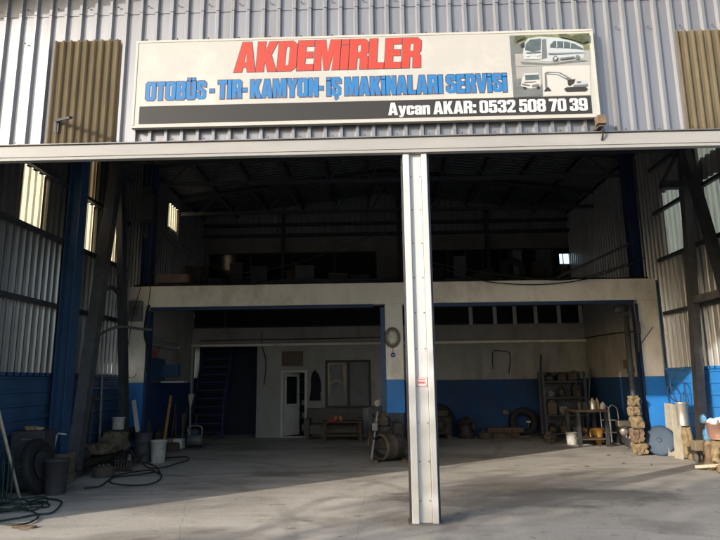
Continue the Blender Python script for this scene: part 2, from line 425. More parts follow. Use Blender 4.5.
def tag(o, label, cat, group=None, kind=None):
    if label: o['label'] = label
    if cat: o['category'] = cat
    if group: o['group'] = group
    if kind: o['kind'] = kind
    return o
def thing(name, label, cat, loc, rz=0, group=None, rot=None):
    o = bpy.data.objects.new(name, None); COL.objects.link(o)
    o.empty_display_size = 0.2
    o.location = loc; o.rotation_euler = rot if rot else (0, 0, rz)
    return tag(o, label, cat, group)
def copy_thing(o, loc, rz=None, label=None):
    c = o.copy(); COL.objects.link(c); c.location = loc
    if rz is not None: c.rotation_euler = (0, 0, rz)
    if label: c['label'] = label
    for ch in list(o.children):
        d = ch.copy(); COL.objects.link(d); d.parent = c
        for g in list(ch.children):
            e = g.copy(); COL.objects.link(e); e.parent = d
    return c

def corr(x0, x1, zf0, zf1, pitch=0.2, depth=0.035, axis='x', pos=0.0, sign=-1, phase=0.0, holes=()):
    """trapezoid corrugated sheet standing in the plane axis=x|y ; ribs point along sign; holes: (a0,a1,z0,z1)"""
    m = MB()
    prof = [(0.0, 0), (0.62, 0), (0.72, 1), (0.90, 1)]
    xs = []
    k = math.floor((x0 - phase) / pitch) - 1
    while True:
        base = phase + k * pitch
        if base > x1: break
        for a, d in prof: xs.append((base + a * pitch, d))
        k += 1
    def dep(x):
        for i in range(len(xs) - 1):
            if xs[i][0] <= x <= xs[i + 1][0]:
                t = (x - xs[i][0]) / (xs[i + 1][0] - xs[i][0]); return xs[i][1] * (1 - t) + xs[i + 1][1] * t
        return 0
    cuts = {x0, x1}
    for h in holes: cuts |= {h[0], h[1]}
    pts = sorted(set([x for x, d in xs if x0 < x < x1]) | {c for c in cuts if x0 <= c <= x1})
    def P(x, z):
        off = pos + sign * depth * dep(x)
        return (x, off, z) if axis == 'x' else (off, x, z)
    for a, b in zip(pts[:-1], pts[1:]):
        if b - a < 1e-5: continue
        mid = (a + b) / 2
        hs = sorted([(h[2], h[3]) for h in holes if h[0] < mid < h[1]])
        lo0, lo1 = (zf0(a), zf0(b)) if callable(zf0) else (zf0, zf0)
        hi0, hi1 = (zf1(a), zf1(b)) if callable(zf1) else (zf1, zf1)
        segs = []; c0, c1 = lo0, lo1
        for h in hs: segs.append((c0, c1, h[0], h[0])); c0 = c1 = h[1]
        segs.append((c0, c1, hi0, hi1))
        for s0, s1, e0, e1 in segs:
            m.add([P(a, s0), P(b, s1), P(b, e1), P(a, e0)], [[0, 1, 2, 3]])
    return m

# ------------------------------------------------------------------ main dimensions (metres)
YF = 7.16                     # front wall
XL, XR = -5.70, 6.35          # side walls
YP = 13.3                     # plane of the inner pillars and mezzanine beam
YB = 17.8                     # inner back wall
YE = 19.0                     # rear gable
XC = 0.33
def roof_z(x): return 7.0 + 0.12 * (6.03 - abs(x - XC))

# ================================================================== SETTING
g = MB()
# graded grid so that the ground bends nowhere but carries detail near the camera
g.add([(-1200, -1200, 0), (1200, -1200, 0), (1200, 1200, 0), (-1200, 1200, 0)], [[0, 1, 2, 3]])
go = g.build('ground', M['floor']); tag(go, None, None, kind='structure')

# ================================================================== WORKSHOP BUILDING
B = thing('workshop_building', 'corrugated metal repair workshop with two open truck bays and a white centre post', 'garage', (XC, YF, 0))
BO = Vector((XC, YF, 0))
def bpart(mb, name, m, parent=None, label=None):
    mb.v = [p - BO for p in mb.v]
    o = mb.build(name, m, parent or B)
    if label: o['label'] = label
    return o

ZL = 4.60
fh = [(-4.2, -3.37, ZL, 6.07), (3.98, 4.85, ZL, 5.98)]
bpart(corr(-5.95, 6.6, ZL, lambda x: 6.60, 0.207, 0.04, 'x', YF - 0.02, -1, 0.05, fh), 'front_cladding', M['sheet'], label='lower course of ribbed grey front cladding')
bpart(corr(-5.95, 6.6, 6.52, roof_z, 0.207, 0.04, 'x', YF - 0.028, -1, 0.053), 'front_cladding', M['sheet'], label='upper course of ribbed grey front cladding')
for a, b, z0, z1 in fh:
    bpart(corr(a - 0.03, b + 0.03, z0 + 0.01, z1 + 0.05, 0.1035, 0.03, 'x', YF - 0.066, -1, 0.05), 'translucent_panel', M['fibre'], label='yellowed translucent panel in the front cladding')
# screw heads along the cladding
sc_ = MB()
for z in (4.70, 6.12, 6.62):
    k = -5.9
    while k < 6.5:
        if z < roof_z(k):
            sc_.box(k - 0.008, k + 0.008, YF - 0.066, YF - 0.045, z - 0.008, z + 0.008)
        k += 0.414
so = bpart(sc_, 'cladding_screws', M['steel_grey'])
# lintel: face, bottom lip and drip edge
m = MB()
m.box(-5.95, 6.6, YF - 0.10, YF - 0.03, 4.49, ZL + 0.03, bev=0.006)
m.box(-5.95, 6.6, YF - 0.125, YF - 0.04, 4.42, 4.487, bev=0.006)
m.box(-5.95, 6.6, YF - 0.135, YF - 0.11, 4.462, 4.482)
bpart(m, 'lintel', M['lintel'])
# flashing at the foot of the cladding
m = MB(); m.box(-5.95, 6.6, YF - 0.125, YF - 0.018, ZL + 0.033, ZL + 0.045)
bpart(m, 'flashing', M['steel_grey'])
# centre post
m = MB()
m.box(0.455, 0.600, YF - 0.05, YF + 0.14, 0, 4.419, bev=0.004)
m.box(0.372, 0.452, YF - 0.09, YF + 0.12, 0.0, 4.419, bev=0.008)
m.box(0.603, 0.672, YF - 0.09, YF + 0.12, 0.0, 4.419, bev=0.008)
post = bpart(m, 'door_post', M['post'])
m = MB()
z = 0.25
while z < 4.3:
    for x in (0.475, 0.580):
        mt = Matrix.Translation((x, YF - 0.05, z)) @ Matrix.Rotation(PI / 2, 4, 'X')
        m.lathe([(0.008, 0), (0.008, 0.005), (0.003, 0.008)], 8, 0, mt)
    z += 0.43
bpart(m, 'rivets', M['steel_grey'], post)
for p in post.children: p.location = (0, 0, 0)
m = MB(); m.box(0.33, 0.712, YF - 0.12, YF + 0.17, 0.002, 0.014); bpart(m, 'base_plate', M['steel_grey'])
m = MB(); m.box(0.676, 0.700, YF - 0.04, YF + 0.10, 0.0, 4.419)
m.box(0.350, 0.368, YF - 0.02, YF + 0.10, 0.0, 4.419)
bpart(m, 'door_guide', M['steel_dark'])
m = MB(); m.box(-5.95, -5.72, YF - 0.10, YF + 0.1, 0, 4.419, bev=0.01); bpart(m, 'door_jamb', M['lintel'])
m = MB(); m.box(6.37, 6.6, YF - 0.10, YF + 0.1, 0, 4.419, bev=0.01); bpart(m, 'door_jamb', M['lintel'])

# side walls
lh = [(8.96, 9.56, 4.20, 5.14), (10.75, 11.36, 4.20, 5.14), (10.75, 11.36, 5.24, 6.25), (11.92, 12.46, 4.2, 5.66), (11.86, 12.46, 5.98, 6.13), (15.5, 16.3, 5.85, 6.5)]
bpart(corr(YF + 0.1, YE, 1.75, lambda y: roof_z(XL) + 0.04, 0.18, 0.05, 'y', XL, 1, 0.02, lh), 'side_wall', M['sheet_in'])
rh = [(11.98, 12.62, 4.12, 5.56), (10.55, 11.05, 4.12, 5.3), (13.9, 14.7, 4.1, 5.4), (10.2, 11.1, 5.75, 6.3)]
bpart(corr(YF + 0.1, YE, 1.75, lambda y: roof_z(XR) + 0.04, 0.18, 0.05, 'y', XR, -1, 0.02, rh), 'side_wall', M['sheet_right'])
for i, h in enumerate(lh):
    bpart(corr(h[0], h[1], h[2], h[3], 0.18, 0.03, 'y', XL + 0.002, 1, 0.02), 'side_translucent_panel', M['fibre_dirty'] if i == 2 else M['fibre_side'])
for i, h in enumerate(rh):
    bpart(corr(h[0], h[1], h[2], h[3], 0.18, 0.03, 'y', XR - 0.002, -1, 0.02), 'side_translucent_panel', M['fibre_dirty'] if i == 2 else M['fibre_side'])
# blue ribbed dado panels
def dado(x, s):
    m = MB()
    n = 8; y0, y1 = YF + 0.1, YP + 0.15
    prof = []
    for i in range(n):
        z0 = 1.75 * i / n; dz = 1.75 / n
        prof += [(z0, 0), (z0 + dz * 0.70, 0), (z0 + dz * 0.78, 0.016), (z0 + dz * 0.92, 0.016)]
    prof.append((1.75, 0))
    vs = []
    for zz, d in prof: vs += [(x + s * (0.01 + d), y0, zz), (x + s * (0.01 + d), y1, zz)]
    m.add(vs, [[2 * i, 2 * i + 1, 2 * i + 3, 2 * i + 2] for i in range(len(prof) - 1)])
    m.box(min(x, x + s * 0.05), max(x, x + s * 0.05), y0, y1, 1.745, 1.80)
    return m
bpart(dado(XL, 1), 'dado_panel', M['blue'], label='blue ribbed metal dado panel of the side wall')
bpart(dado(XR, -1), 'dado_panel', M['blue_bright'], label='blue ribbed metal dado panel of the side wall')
# girts
for x, s in ((XL, 1), (XR, -1)):
    for z in (2.96, 4.13, 5.19, 6.2):
        m = MB(); a, b = x + s * 0.04, x + s * 0.12
        m.box(min(a, b), max(a, b), YF + 0.13, YP - 0.35, z - 0.035, z + 0.035); bpart(m, 'girt', M['steel_dark'])
# columns (I-sections, web seen from the yard)
def column(x, s, y, mm):
    m = MB(); a, b = x + s * 0.125, x + s * 0.36
    lo, hi = min(a, b), max(a, b)
    m.box(lo, lo + 0.02, y - 0.13, y + 0.13, 0, 6.95); m.box(hi - 0.02, hi, y - 0.13, y + 0.13, 0, 6.95)
    m.box(lo + 0.02, hi - 0.02, y - 0.01, y + 0.01, 0, 6.95)
    return bpart(m, 'steel_column', mm)
column(XL, 1, 10.30, M['blue']); column(XL, 1, YP + 0.45, M['blue_dark'])
column(XR, -1, 9.6, M['blue']); column(XR, -1, YP + 0.45, M['blue_dark']); column(XL, 1, YF + 0.35, M['blue']); column(XR, -1, YF + 0.35, M['blue'])

# roof sheets with ribs down the slope, overhanging verge
for s in (-1, 1):
    m = MB(); y = 6.36; prev = None; k = 0
    xe = XC + s * 6.75; ze = 7.0 + 0.12 * (6.03 - 6.75); zr = 7.0 + 0.12 * 6.03
    ys = []
    while y < YE + 0.25: ys += [(y, 0), (y + 0.12, 0), (y + 0.145, 0.035), (y + 0.185, 0.035)]; y += 0.21
    vs = []
    for yy, d in ys: vs += [(xe, yy, ze + d + 0.03), (XC, yy, zr + d + 0.03)]
    m.add(vs, [[2 * i, 2 * i + 1, 2 * i + 3, 2 * i + 2] for i in range(len(ys) - 1)])
    bpart(m, 'roof_sheet', M['roof'])
    m = MB(); m.prism([(xe, ze - 0.05), (XC, zr - 0.05), (XC, zr + 0.09), (xe, ze + 0.09)], 6.325, 6.35)
    bpart(m, 'barge_board', M['lintel'])  # unseen board, added so that the verge casts a straight shadow
# purlins and trusses
for s in (-1, 1):
    for k in range(6):
        x = XC + s * (0.5 + k * 1.1); z = roof_z(x)
        m = MB(); m.box(x - 0.03, x + 0.03, YF + 0.1, YE, z - 0.12, z - 0.005); bpart(m, 'purlin', M['steel_dark'])
for y in (8.6, 11.2, 13.8, 16.4):
    m = MB()
    bot = 6.42
    m.bar((XL + 0.1, y, bot), (XR - 0.1, y, bot), 0.07, 0.09)
    for s in (-1, 1):
        m.bar((XC + s * 5.95, y, roof_z(XC + s * 5.95) - 0.18), (XC, y, roof_z(XC) - 0.18), 0.07, 0.09)
        for k in range(6):
            xa = XC + s * (5.4 - k * 1.0); xb = xa - s * 0.5
            m.bar((xa, y, bot), (xb, y, roof_z(xb) - 0.2), 0.035, 0.035)
            m.bar((xb, y, roof_z(xb) - 0.2), (xa - s * 1.0, y, bot), 0.035, 0.035)
    bpart(m, 'roof_truss', M['steel_dark'])

# rear gable above the mezzanine
Y2 = YE - 0.03
bpart(corr(XL, XR, 6.30, lambda x: roof_z(x) + 0.05, 0.2, 0.035, 'x', YE, -1, 0.0), 'gable_cladding', M['gable'])
bw = MB()
gap = (6.02, 6.33, 5.20, 5.62)
bw.box(XL, XR, YE + 0.002, YE + 0.12, 5.80, 6.42); bw.box(XL, XR, YE + 0.002, YE + 0.12, 3.9, 4.85)
bw.box(0.05, 1.25, YE + 0.002, YE + 0.12, 4.85, 5.80)
bw.box(XL, -5.5, YE + 0.002, YE + 0.12, 4.85, 5.8)
bpart(bw, 'upper_rear_wall', M['plaster_soot'])
for x0, x1, n in ((-5.5, 0.05, 4), (1.25, XR, 9)):
    w = MB(); 
    for i in range(n + 1):
        x = x0 + (x1 - x0) * i / n
        w.box(max(x0, x - 0.03), min(x1, x + 0.03), YE - 0.01, YE + 0.05, 4.88, 5.77)
    w.box(x0, x1, YE - 0.02, YE + 0.06, 5.77, 5.80); w.box(x0, x1, YE - 0.02, YE + 0.06, 4.85, 4.88)
    wo = bpart(w, 'upper_window_band', M['frame_dark'])
    for i in range(n):
        a = x0 + (x1 - x0) * i / n + 0.03; b = x0 + (x1 - x0) * (i + 1) / n - 0.03
        q = MB()
        if n == 9 and i == 8:
            q.box(a, b, YE + 0.02, YE + 0.03, 4.88, 5.27)
            q.box(a, a + 0.2, YE + 0.02, YE + 0.03, 5.27, 5.77); q.box(a + 0.2, b, YE + 0.02, YE + 0.03, 5.60, 5.77); q.box(a + 0.30, a + 0.33, YE + 0.02, YE + 0.03, 5.27, 5.60)
        else: q.box(a, b, YE + 0.02, YE + 0.03, 4.88, 5.77)
        q.v = [p - BO for p in q.v]; q.build('pane', M['blind'] if (n == 9 and i == 7) else M['glass_dark'], wo)
for z in (6.36, 6.72):
    m = MB(); m.box(XL, XR, YE - 0.16, YE - 0.045, z - 0.05, z + 0.05); bpart(m, 'gable_girt', M['steel_dark'])
for x in (-3.0, 0.8, 3.65):
    m = MB(); m.box(x - 0.05, x + 0.05, YE - 0.30, YE - 0.17, 3.9, roof_z(x) - 0.14); bpart(m, 'gable_post', M['steel_dark'])

# mezzanine: beam with two legs + middle pillar, slab
bt, bb = 3.80, 3.31
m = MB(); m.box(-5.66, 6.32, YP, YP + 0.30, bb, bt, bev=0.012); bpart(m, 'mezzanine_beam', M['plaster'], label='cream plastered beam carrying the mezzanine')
m = MB(); m.box(XL + 0.05, XR - 0.05, YP + 0.303, YE - 0.05, 3.76, 3.88); bpart(m, 'mezzanine_floor', M['ceiling'])
def pillar(x0, x1, zb):
    m = MB(); m.box(x0, x1, YP + 0.012, YP + 0.30, 1.62, bb - 0.002, bev=0.01); p = bpart(m, 'pillar', M['plaster'])
    q = MB(); q.box(x0 - 0.004, x1 + 0.004, YP + 0.004, YP + 0.304, zb, 1.618, bev=0.01); q.v = [v - BO for v in q.v]; q.build('painted_dado', M['blue_bright'], p)
    return p
pl = pillar(-5.66, -5.22, 0.0)
pc = pillar(0.20, 0.60, 0.90)
m = MB(); m.box(0.23, 0.57, YP + 0.03, YP + 0.29, 0, 0.897); m.v = [v - BO for v in m.v]; m.build('bare_foot', M['steel_dark'], pc)
pr = pillar(5.86, 6.30, 0.0)
# blue steel angles lining the openings
for x0, x1 in ((-5.218, 0.02), (0.605, 5.858)):
    m = MB(); m.box(x0 + 0.08, x1 - 0.08, YP - 0.018, YP + 0.06, bb - 0.075, bb - 0.002); bpart(m, 'opening_angle', M['blue_dark'])
for x, w in ((-5.218, 0.06), (0.10, 0.095), (5.80, 0.055)):
    m = MB(); m.box(x, x + w, YP - 0.012, YP + 0.22, 0.0 if x != 0.10 else 0.9, bb - 0.08); bpart(m, 'opening_angle', M['blue'] if x == 0.10 else M['blue_dark'])
m = MB(); m.box(6.302, 6.338, YP - 0.05, YP + 0.02, 0, 3.75); bpart(m, 'edge_angle', M['blue'])

# inner side walls below the mezzanine
def innerwall(x0, x1):
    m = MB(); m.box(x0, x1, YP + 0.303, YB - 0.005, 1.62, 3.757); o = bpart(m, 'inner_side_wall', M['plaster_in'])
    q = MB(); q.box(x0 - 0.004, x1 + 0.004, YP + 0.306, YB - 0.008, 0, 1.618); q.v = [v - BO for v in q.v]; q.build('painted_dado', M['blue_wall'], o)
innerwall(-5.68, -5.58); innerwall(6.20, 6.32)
# inner back wall with openings
w = MB()
y0, y1 = YB, YB + 0.16
w.box(-5.58, -5.52, y0, y1, 0, 2.70)
w.box(-5.58, 6.2, y0, y1, 2.70, 3.22)                  # band under the clerestory
w.box(-3.50, -2.84, y0, y1, 0, 2.70)
w.box(-2.84, -2.10, y0, y1, 1.90, 2.70)
w.box(-2.10, -1.54, y0, y1, 0, 2.70)
w.box(-1.54, -0.18, y0, y1, 2.22, 2.70); w.box(-1.54, -0.18, y0, y1, 0, 0.82)
w.box(-0.18, 0.70, y0, y1, 0, 2.70)
w.box(0.70, 6.2, y0, y1, 1.60, 2.70)
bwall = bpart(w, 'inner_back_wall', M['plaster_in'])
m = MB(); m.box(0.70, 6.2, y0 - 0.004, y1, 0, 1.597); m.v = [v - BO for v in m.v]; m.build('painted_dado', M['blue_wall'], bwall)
m = MB(); m.box(-5.56, 6.19, YB - 0.14, YB - 0.003, 2.66, 2.73, bev=0.005); bpart(m, 'wall_ledge', M['plaster'])
m = MB(); m.box(-3.58, -3.502, YB - 0.02, YB + 0.18, 0, 2.655); bpart(m, 'opening_reveal', M['plaster_in'])
# clerestory
m = MB()
m.box(-5.56, 6.19, YB + 0.01, YB + 0.09, 3.222, 3.26)
for x in (-4.59, 0.15, 0.75): m.box(x - 0.03, x + 0.03, YB + 0.01, YB + 0.09, 3.26, 3.755)
cl = bpart(m, 'clerestory', M['frame_dark'])
for x in (2.85, 3.57, 4.16, 4.79, 5.48, 6.12):
    m = MB(); m.box(x - 0.055, x + 0.055, YB - 0.015, YB + 0.006, 3.224, 3.755)
    m.v = [v - BO for v in m.v]; m.build('mullion', M['frame_white'], cl)
m = MB(); m.box(-5.56, 6.19, YB + 0.10, YB + 0.11, 3.222, 3.757); m.v = [v - BO for v in m.v]; m.build('pane', M['glass_dark'], cl)
# rear shell behind the inner wall, partitions
m = MB(); m.box(XL, XR, YE - 0.001, YE + 0.10, 0, 3.75); bpart(m, 'rear_wall', M['blue_black'])
m = MB(); m.box(-3.40, -3.30, YB + 0.165, YE - 0.005, 0, 3.2); m.box(-1.9, -1.8, YB + 0.165, YE - 0.005, 0, 3.2); bpart(m, 'partition_wall', M['plaster_in'])

for x0, x1 in ((XL - 0.02, XL + 0.015), (XR - 0.015, XR + 0.02)):
    m = MB(); m.box(x0, x1, YP + 0.16, YE + 0.1, 0, 1.78); bpart(m, 'rear_dado_wall', M['blue_black'])
# office door
d = MB()
d.box(-2.86, -2.79, YB - 0.03, YB + 0.10, 0, 1.93); d.box(-2.15, -2.08, YB - 0.03, YB + 0.10, 0, 1.93); d.box(-2.79, -2.15, YB - 0.03, YB + 0.10, 1.87, 1.93)
d.box(-2.79, -2.15, YB - 0.03, YB + 0.10, 0.0, 0.03)
door = bpart(d, 'office_door', M['frame_white'])
mt = Matrix.Translation((-2.785, YB + 0.06, 0)) @ Matrix.Rotation(R(50), 4, 'Z')
q = MB(); q.box(0, 0.62, -0.02, 0.02, 0.04, 0.95, mtx=mt); q.box(0, 0.10, -0.02, 0.02, 0.95, 1.86, mtx=mt); q.box(0.52, 0.62, -0.02, 0.02, 0.95, 1.86, mtx=mt); q.box(0.10, 0.52, -0.02, 0.02, 1.76, 1.86, mtx=mt)
q.v = [v - BO for v in q.v]; q.build('door_leaf', M['frame_white'], door)
q = MB(); q.box(0.10, 0.52, -0.006, 0.006, 0.95, 1.76, mtx=mt); q.v = [v - BO for v in q.v]; q.build('door_glass', M['glass_dark'], door)
# office window
d = MB()
d.box(-1.54, -1.47, YB - 0.02, YB + 0.08, 0.82, 2.22); d.box(-0.25, -0.18, YB - 0.02, YB + 0.08, 0.82, 2.22); d.box(-0.90, -0.80, YB - 0.02, YB + 0.08, 0.89, 2.15)
d.box(-1.47, -0.25, YB - 0.02, YB + 0.08, 2.15, 2.22); d.box(-1.47, -0.25, YB - 0.02, YB + 0.08, 0.82, 0.89)
win = bpart(d, 'office_window', M['frame_dark'])
q = MB(); q.box(-1.47, -0.90, YB + 0.03, YB + 0.04, 0.89, 2.15); q.v = [v - BO for v in q.v]; q.build('pane', M['glass_dark'], win)
q = MB(); q.box(-0.80, -0.25, YB + 0.03, YB + 0.04, 0.89, 2.15); q.v = [v - BO for v in q.v]; q.build('pane', M['blind'], win)
q = MB()
cv = []
for i in range(13):
    cv.append((-1.40 + 0.034 * i, YB + 0.018 + 0.008 * (i % 2)))
for (xa, ya), (xb, yb) in zip(cv[:-1], cv[1:]):
    sx = 0.10 * math.sin(xa * 9)
    q.add([(xa + 0.04, ya, 1.0), (xb + 0.04, yb, 1.0), (xb, yb, 1.5 + sx), (xa, ya, 1.5 + sx)], [[0, 1, 2, 3]])
    q.add([(xa, ya, 1.55 + sx), (xb, yb, 1.55 + sx), (xb - 0.03, yb, 2.08), (xa - 0.03, ya, 2.08)], [[0, 1, 2, 3]])
q.v = [v - BO for v in q.v]; q.build('curtain', M['curtain'], win)

# ================================================================== SIGN
SY = YF - 0.135
a0 = wy(134, 41, SY); a1 = wy(595, 29, SY); b0 = wy(134, 128.5, SY); b1 = wy(598, 117, SY)
sx0, sx1, sz0, sz1 = (a0.x + b0.x) / 2, (a1.x + b1.x) / 2, (b0.z + b1.z) / 2, (a0.z + a1.z) / 2
SG = thing('sign_board', 'long cream sign with red AKDEMiRLER lettering and blue service line', 'sign', ((sx0 + sx1) / 2, SY, sz0))
SO = Vector(SG.location)
def spart(mb, name, m, parent=None):
    mb.v = [p - SO for p in mb.v]; return mb.build(name, m, parent or SG)
m = MB(); m.box(sx0 + 0.03, sx1 - 0.03, SY, SY + 0.055, sz0 + 0.03, sz1 - 0.03)
spart(m, 'sign_panel', M['sign'])
m = MB()
for (xa, xb, za, zb) in ((sx0, sx1, sz0, sz0 + 0.031), (sx0, sx1, sz1 - 0.031, sz1), (sx0, sx0 + 0.031, sz0 + 0.033, sz1 - 0.033), (sx1 - 0.031, sx1, sz0 + 0.033, sz1 - 0.033)):
    m.box(xa, xb, SY - 0.006, SY + 0.06, za, zb, bev=0.003)
spart(m, 'sign_frame', M['sign_frame'])
m = MB()
for x in (sx0 + 0.4, (sx0 + sx1) / 2, sx1 - 0.4):
    for z in (sz0 + 0.15, sz1 - 0.15): m.box(x - 0.03, x + 0.03, SY + 0.056, SY + 0.10, z - 0.03, z + 0.03)
spart(m, 'sign_bracket', M['steel_grey'])

def bx_(x0, x1, y0, y1, r=0.05):
    return [(x0 + r, y1), (x1 - r, y1), (x1, y1 - r), (x1, y0 + r), (x1 - r, y0), (x0 + r, y0), (x0, y0 + r), (x0, y1 - r)]
def sq_(x0, x1, y0, y1): return [(x0, y1), (x1, y1), (x1, y0), (x0, y0)]
S_ = [(.1,1),(.4,1),(.5,.9),(.5,.68),(.32,.68),(.32,.80),(.28,.85),(.22,.85),(.18,.8),(.18,.72),(.24,.62),(.42,.5),(.5,.38),(.5,.1),(.4,0),(.1,0),(0,.1),(0,.36),(.18,.36),(.18,.2),(.22,.15),(.28,.15),(.32,.2),(.32,.32),(.26,.40),(.08,.52),(0,.64),(0,.9)]
U_ = [(0,1),(.19,1),(.19,.2),(.22,.15),(.29,.15),(.32,.2),(.32,1),(.51,1),(.51,.1),(.41,0),(.1,0),(0,.1)]
# heavy condensed capitals: each glyph is a list of (outer polygon, [holes])
GL = {
 'A': [([(.17,1),(.40,1),(.57,0),(.38,0),(.355,.17),(.215,.17),(.19,0),(0,0)], [[(.235,.31),(.285,.74),(.335,.31)]])],
 'K': [([(0,1),(.19,1),(.19,.62),(.33,1),(.53,1),(.37,.55),(.55,0),(.34,0),(.235,.36),(.19,.26),(.19,0),(0,0)], [])],
 'D': [([(0,1),(.38,1),(.51,.88),(.51,.12),(.38,0),(0,0)], [bx_(.19,.32,.16,.84,.04)])],
 'E': [([(0,1),(.42,1),(.42,.83),(.19,.83),(.19,.6),(.4,.6),(.4,.43),(.19,.43),(.19,.17),(.43,.17),(.43,0),(0,0)], [])],
 'M': [([(0,0),(0,1),(.26,1),(.35,.5),(.44,1),(.70,1),(.70,0),(.53,0),(.53,.66),(.40,0),(.30,0),(.17,.66),(.17,0)], [])],
 'i': [(sq_(0,.19,0,.8), []), (sq_(0,.19,.87,1.0), [])],
 'R': [([(0,1),(.4,1),(.5,.9),(.5,.56),(.43,.48),(.5,.39),(.51,0),(.32,0),(.32,.34),(.28,.4),(.19,.4),(.19,0),(0,0)], [bx_(.19,.32,.55,.84,.04)])],
 'L': [([(0,1),(.19,1),(.19,.17),(.40,.17),(.40,0),(0,0)], [])],
 'O': [(bx_(0,.52,0,1,.1), [bx_(.19,.33,.15,.85,.045)])],
 'T': [([(0,1),(.47,1),(.47,.83),(.33,.83),(.33,0),(.14,0),(.14,.83),(0,.83)], [])],
 'B': [([(0,1),(.4,1),(.5,.9),(.5,.62),(.43,.53),(.5,.44),(.5,.1),(.4,0),(0,0)], [bx_(.19,.32,.6,.84,.04), bx_(.19,.32,.16,.45,.04)])],
 'U': [(U_, [])],
 'Ü': [(U_, []), (sq_(.06,.21,1.05,1.17), []), (sq_(.30,.45,1.05,1.17), [])],
 'S': [(S_, [])],
 'Ş': [(S_, []), ([(.2,-.045),(.3,-.045),(.34,-.14),(.28,-.22),(.17,-.22),(.17,-.17),(.23,-.16),(.24,-.11),(.2,-.1)], [])],
 'I': [(sq_(0,.19,0,1), [])],
 'Y': [([(0,1),(.19,1),(.27,.66),(.35,1),(.54,1),(.365,.4),(.365,0),(.175,0),(.175,.4)], [])],
 'N': [([(0,0),(0,1),(.18,1),(.33,.52),(.33,1),(.5,1),(.5,0),(.34,0),(.17,.5),(.17,0)], [])],
 'V': [([(0,1),(.19,1),(.28,.3),(.37,1),(.56,1),(.38,0),(.18,0)], [])],
 '-': [(sq_(0,.22,.36,.53), [])],
 ':': [(sq_(0,.17,0,.2), []), (sq_(0,.17,.5,.7), [])],
 'y': [([(0,.72),(.17,.72),(.23,.3),(.29,.72),(.46,.72),(.32,0),(.27,-.12),(.2,-.18),(.06,-.18),(.06,-.05),(.13,-.05),(.155,0),(.15,.03)], [])],
 'c': [([(.09,.73),(.33,.73),(.42,.65),(.42,.45),(.26,.45),(.26,.56),(.24,.6),(.18,.6),(.16,.56),(.16,.16),(.18,.12),(.24,.12),(.26,.16),(.26,.28),(.42,.28),(.42,.08),(.33,-.01),(.09,-.01),(0,.08),(0,.65)], [])],
 'a': [([(.09,.73),(.34,.73),(.43,.65),(.43,0),(.27,0),(.27,.05),(.21,-.01),(.09,-.01),(0,.08),(0,.3),(.07,.4),(.26,.45),(.26,.56),(.24,.6),(.18,.6),(.16,.56),(.16,.47),(0,.47),(0,.65)], [[(.17,.14),(.25,.14),(.26,.34),(.17,.29)]])],
 'n': [([(0,0),(0,.72),(.17,.72),(.17,.66),(.24,.73),(.36,.73),(.44,.65),(.44,0),(.27,0),(.27,.55),(.22,.59),(.17,.55),(.17,0)], [])],
 '0': [(bx_(0,.5,0,1,.1), [bx_(.18,.32,.15,.85,.045)])],
 '2': [([(.1,1),(.4,1),(.5,.9),(.5,.62),(.42,.46),(.22,.16),(.5,.16),(.5,0),(0,0),(0,.14),(.28,.55),(.32,.64),(.32,.8),(.28,.85),(.22,.85),(.18,.8),(.18,.66),(0,.66),(0,.9)], [])],
 '3': [([(.1,1),(.4,1),(.5,.9),(.5,.62),(.43,.53),(.5,.45),(.5,.1),(.4,0),(.1,0),(0,.1),(0,.34),(.18,.34),(.18,.2),(.22,.15),(.28,.15),(.32,.2),(.32,.40),(.27,.45),(.18,.45),(.18,.60),(.27,.60),(.32,.65),(.32,.8),(.28,.85),(.22,.85),(.18,.8),(.18,.7),(0,.7),(0,.9)], [])],
 '5': [([(.04,1),(.47,1),(.47,.84),(.21,.84),(.21,.66),(.28,.69),(.4,.69),(.5,.6),(.5,.1),(.4,0),(.1,0),(0,.1),(0,.34),(.18,.34),(.18,.19),(.22,.15),(.28,.15),(.32,.19),(.32,.48),(.28,.53),(.22,.53),(.19,.48),(.03,.48)], [])],
 '7': [([(0,1),(.46,1),(.46,.82),(.28,0),(.08,0),(.26,.82),(0,.82)], [])],
 '8': [([(.1,1),(.4,1),(.5,.9),(.5,.62),(.44,.53),(.5,.45),(.5,.1),(.4,0),(.1,0),(0,.1),(0,.45),(.06,.53),(0,.62),(0,.9)], [bx_(.18,.32,.62,.85,.04), bx_(.18,.32,.15,.45,.04)])],
 '9': [([(.1,1),(.4,1),(.5,.9),(.5,.1),(.4,0),(.1,0),(0,.1),(0,.3),(.18,.3),(.18,.2),(.22,.15),(.28,.15),(.32,.2),(.32,.42),(.27,.38),(.1,.38),(0,.48),(0,.9)], [bx_(.18,.32,.52,.85,.04)])],
}
from mathutils.geometry import tessellate_polygon
def offset_poly(p, d):
    n = len(p); area = sum(p[i][0] * p[(i + 1) % n][1] - p[(i + 1) % n][0] * p[i][1] for i in range(n))
    if area < 0: d = -d
    out = []
    for i in range(n):
        a, b, c = Vector(p[i - 1]), Vector(p[i]), Vector(p[(i + 1) % n])
        e1 = (b - a).normalized(); e2 = (c - b).normalized()
        n1 = Vector((e1.y, -e1.x)); n2 = Vector((e2.y, -e2.x)); k = n1 + n2
        if k.length < 1e-4: out.append(tuple(b + n1 * d)); continue
        k.normalize(); L = d / max(0.5, k.dot(n1)); out.append(tuple(b + k * L))
    return out
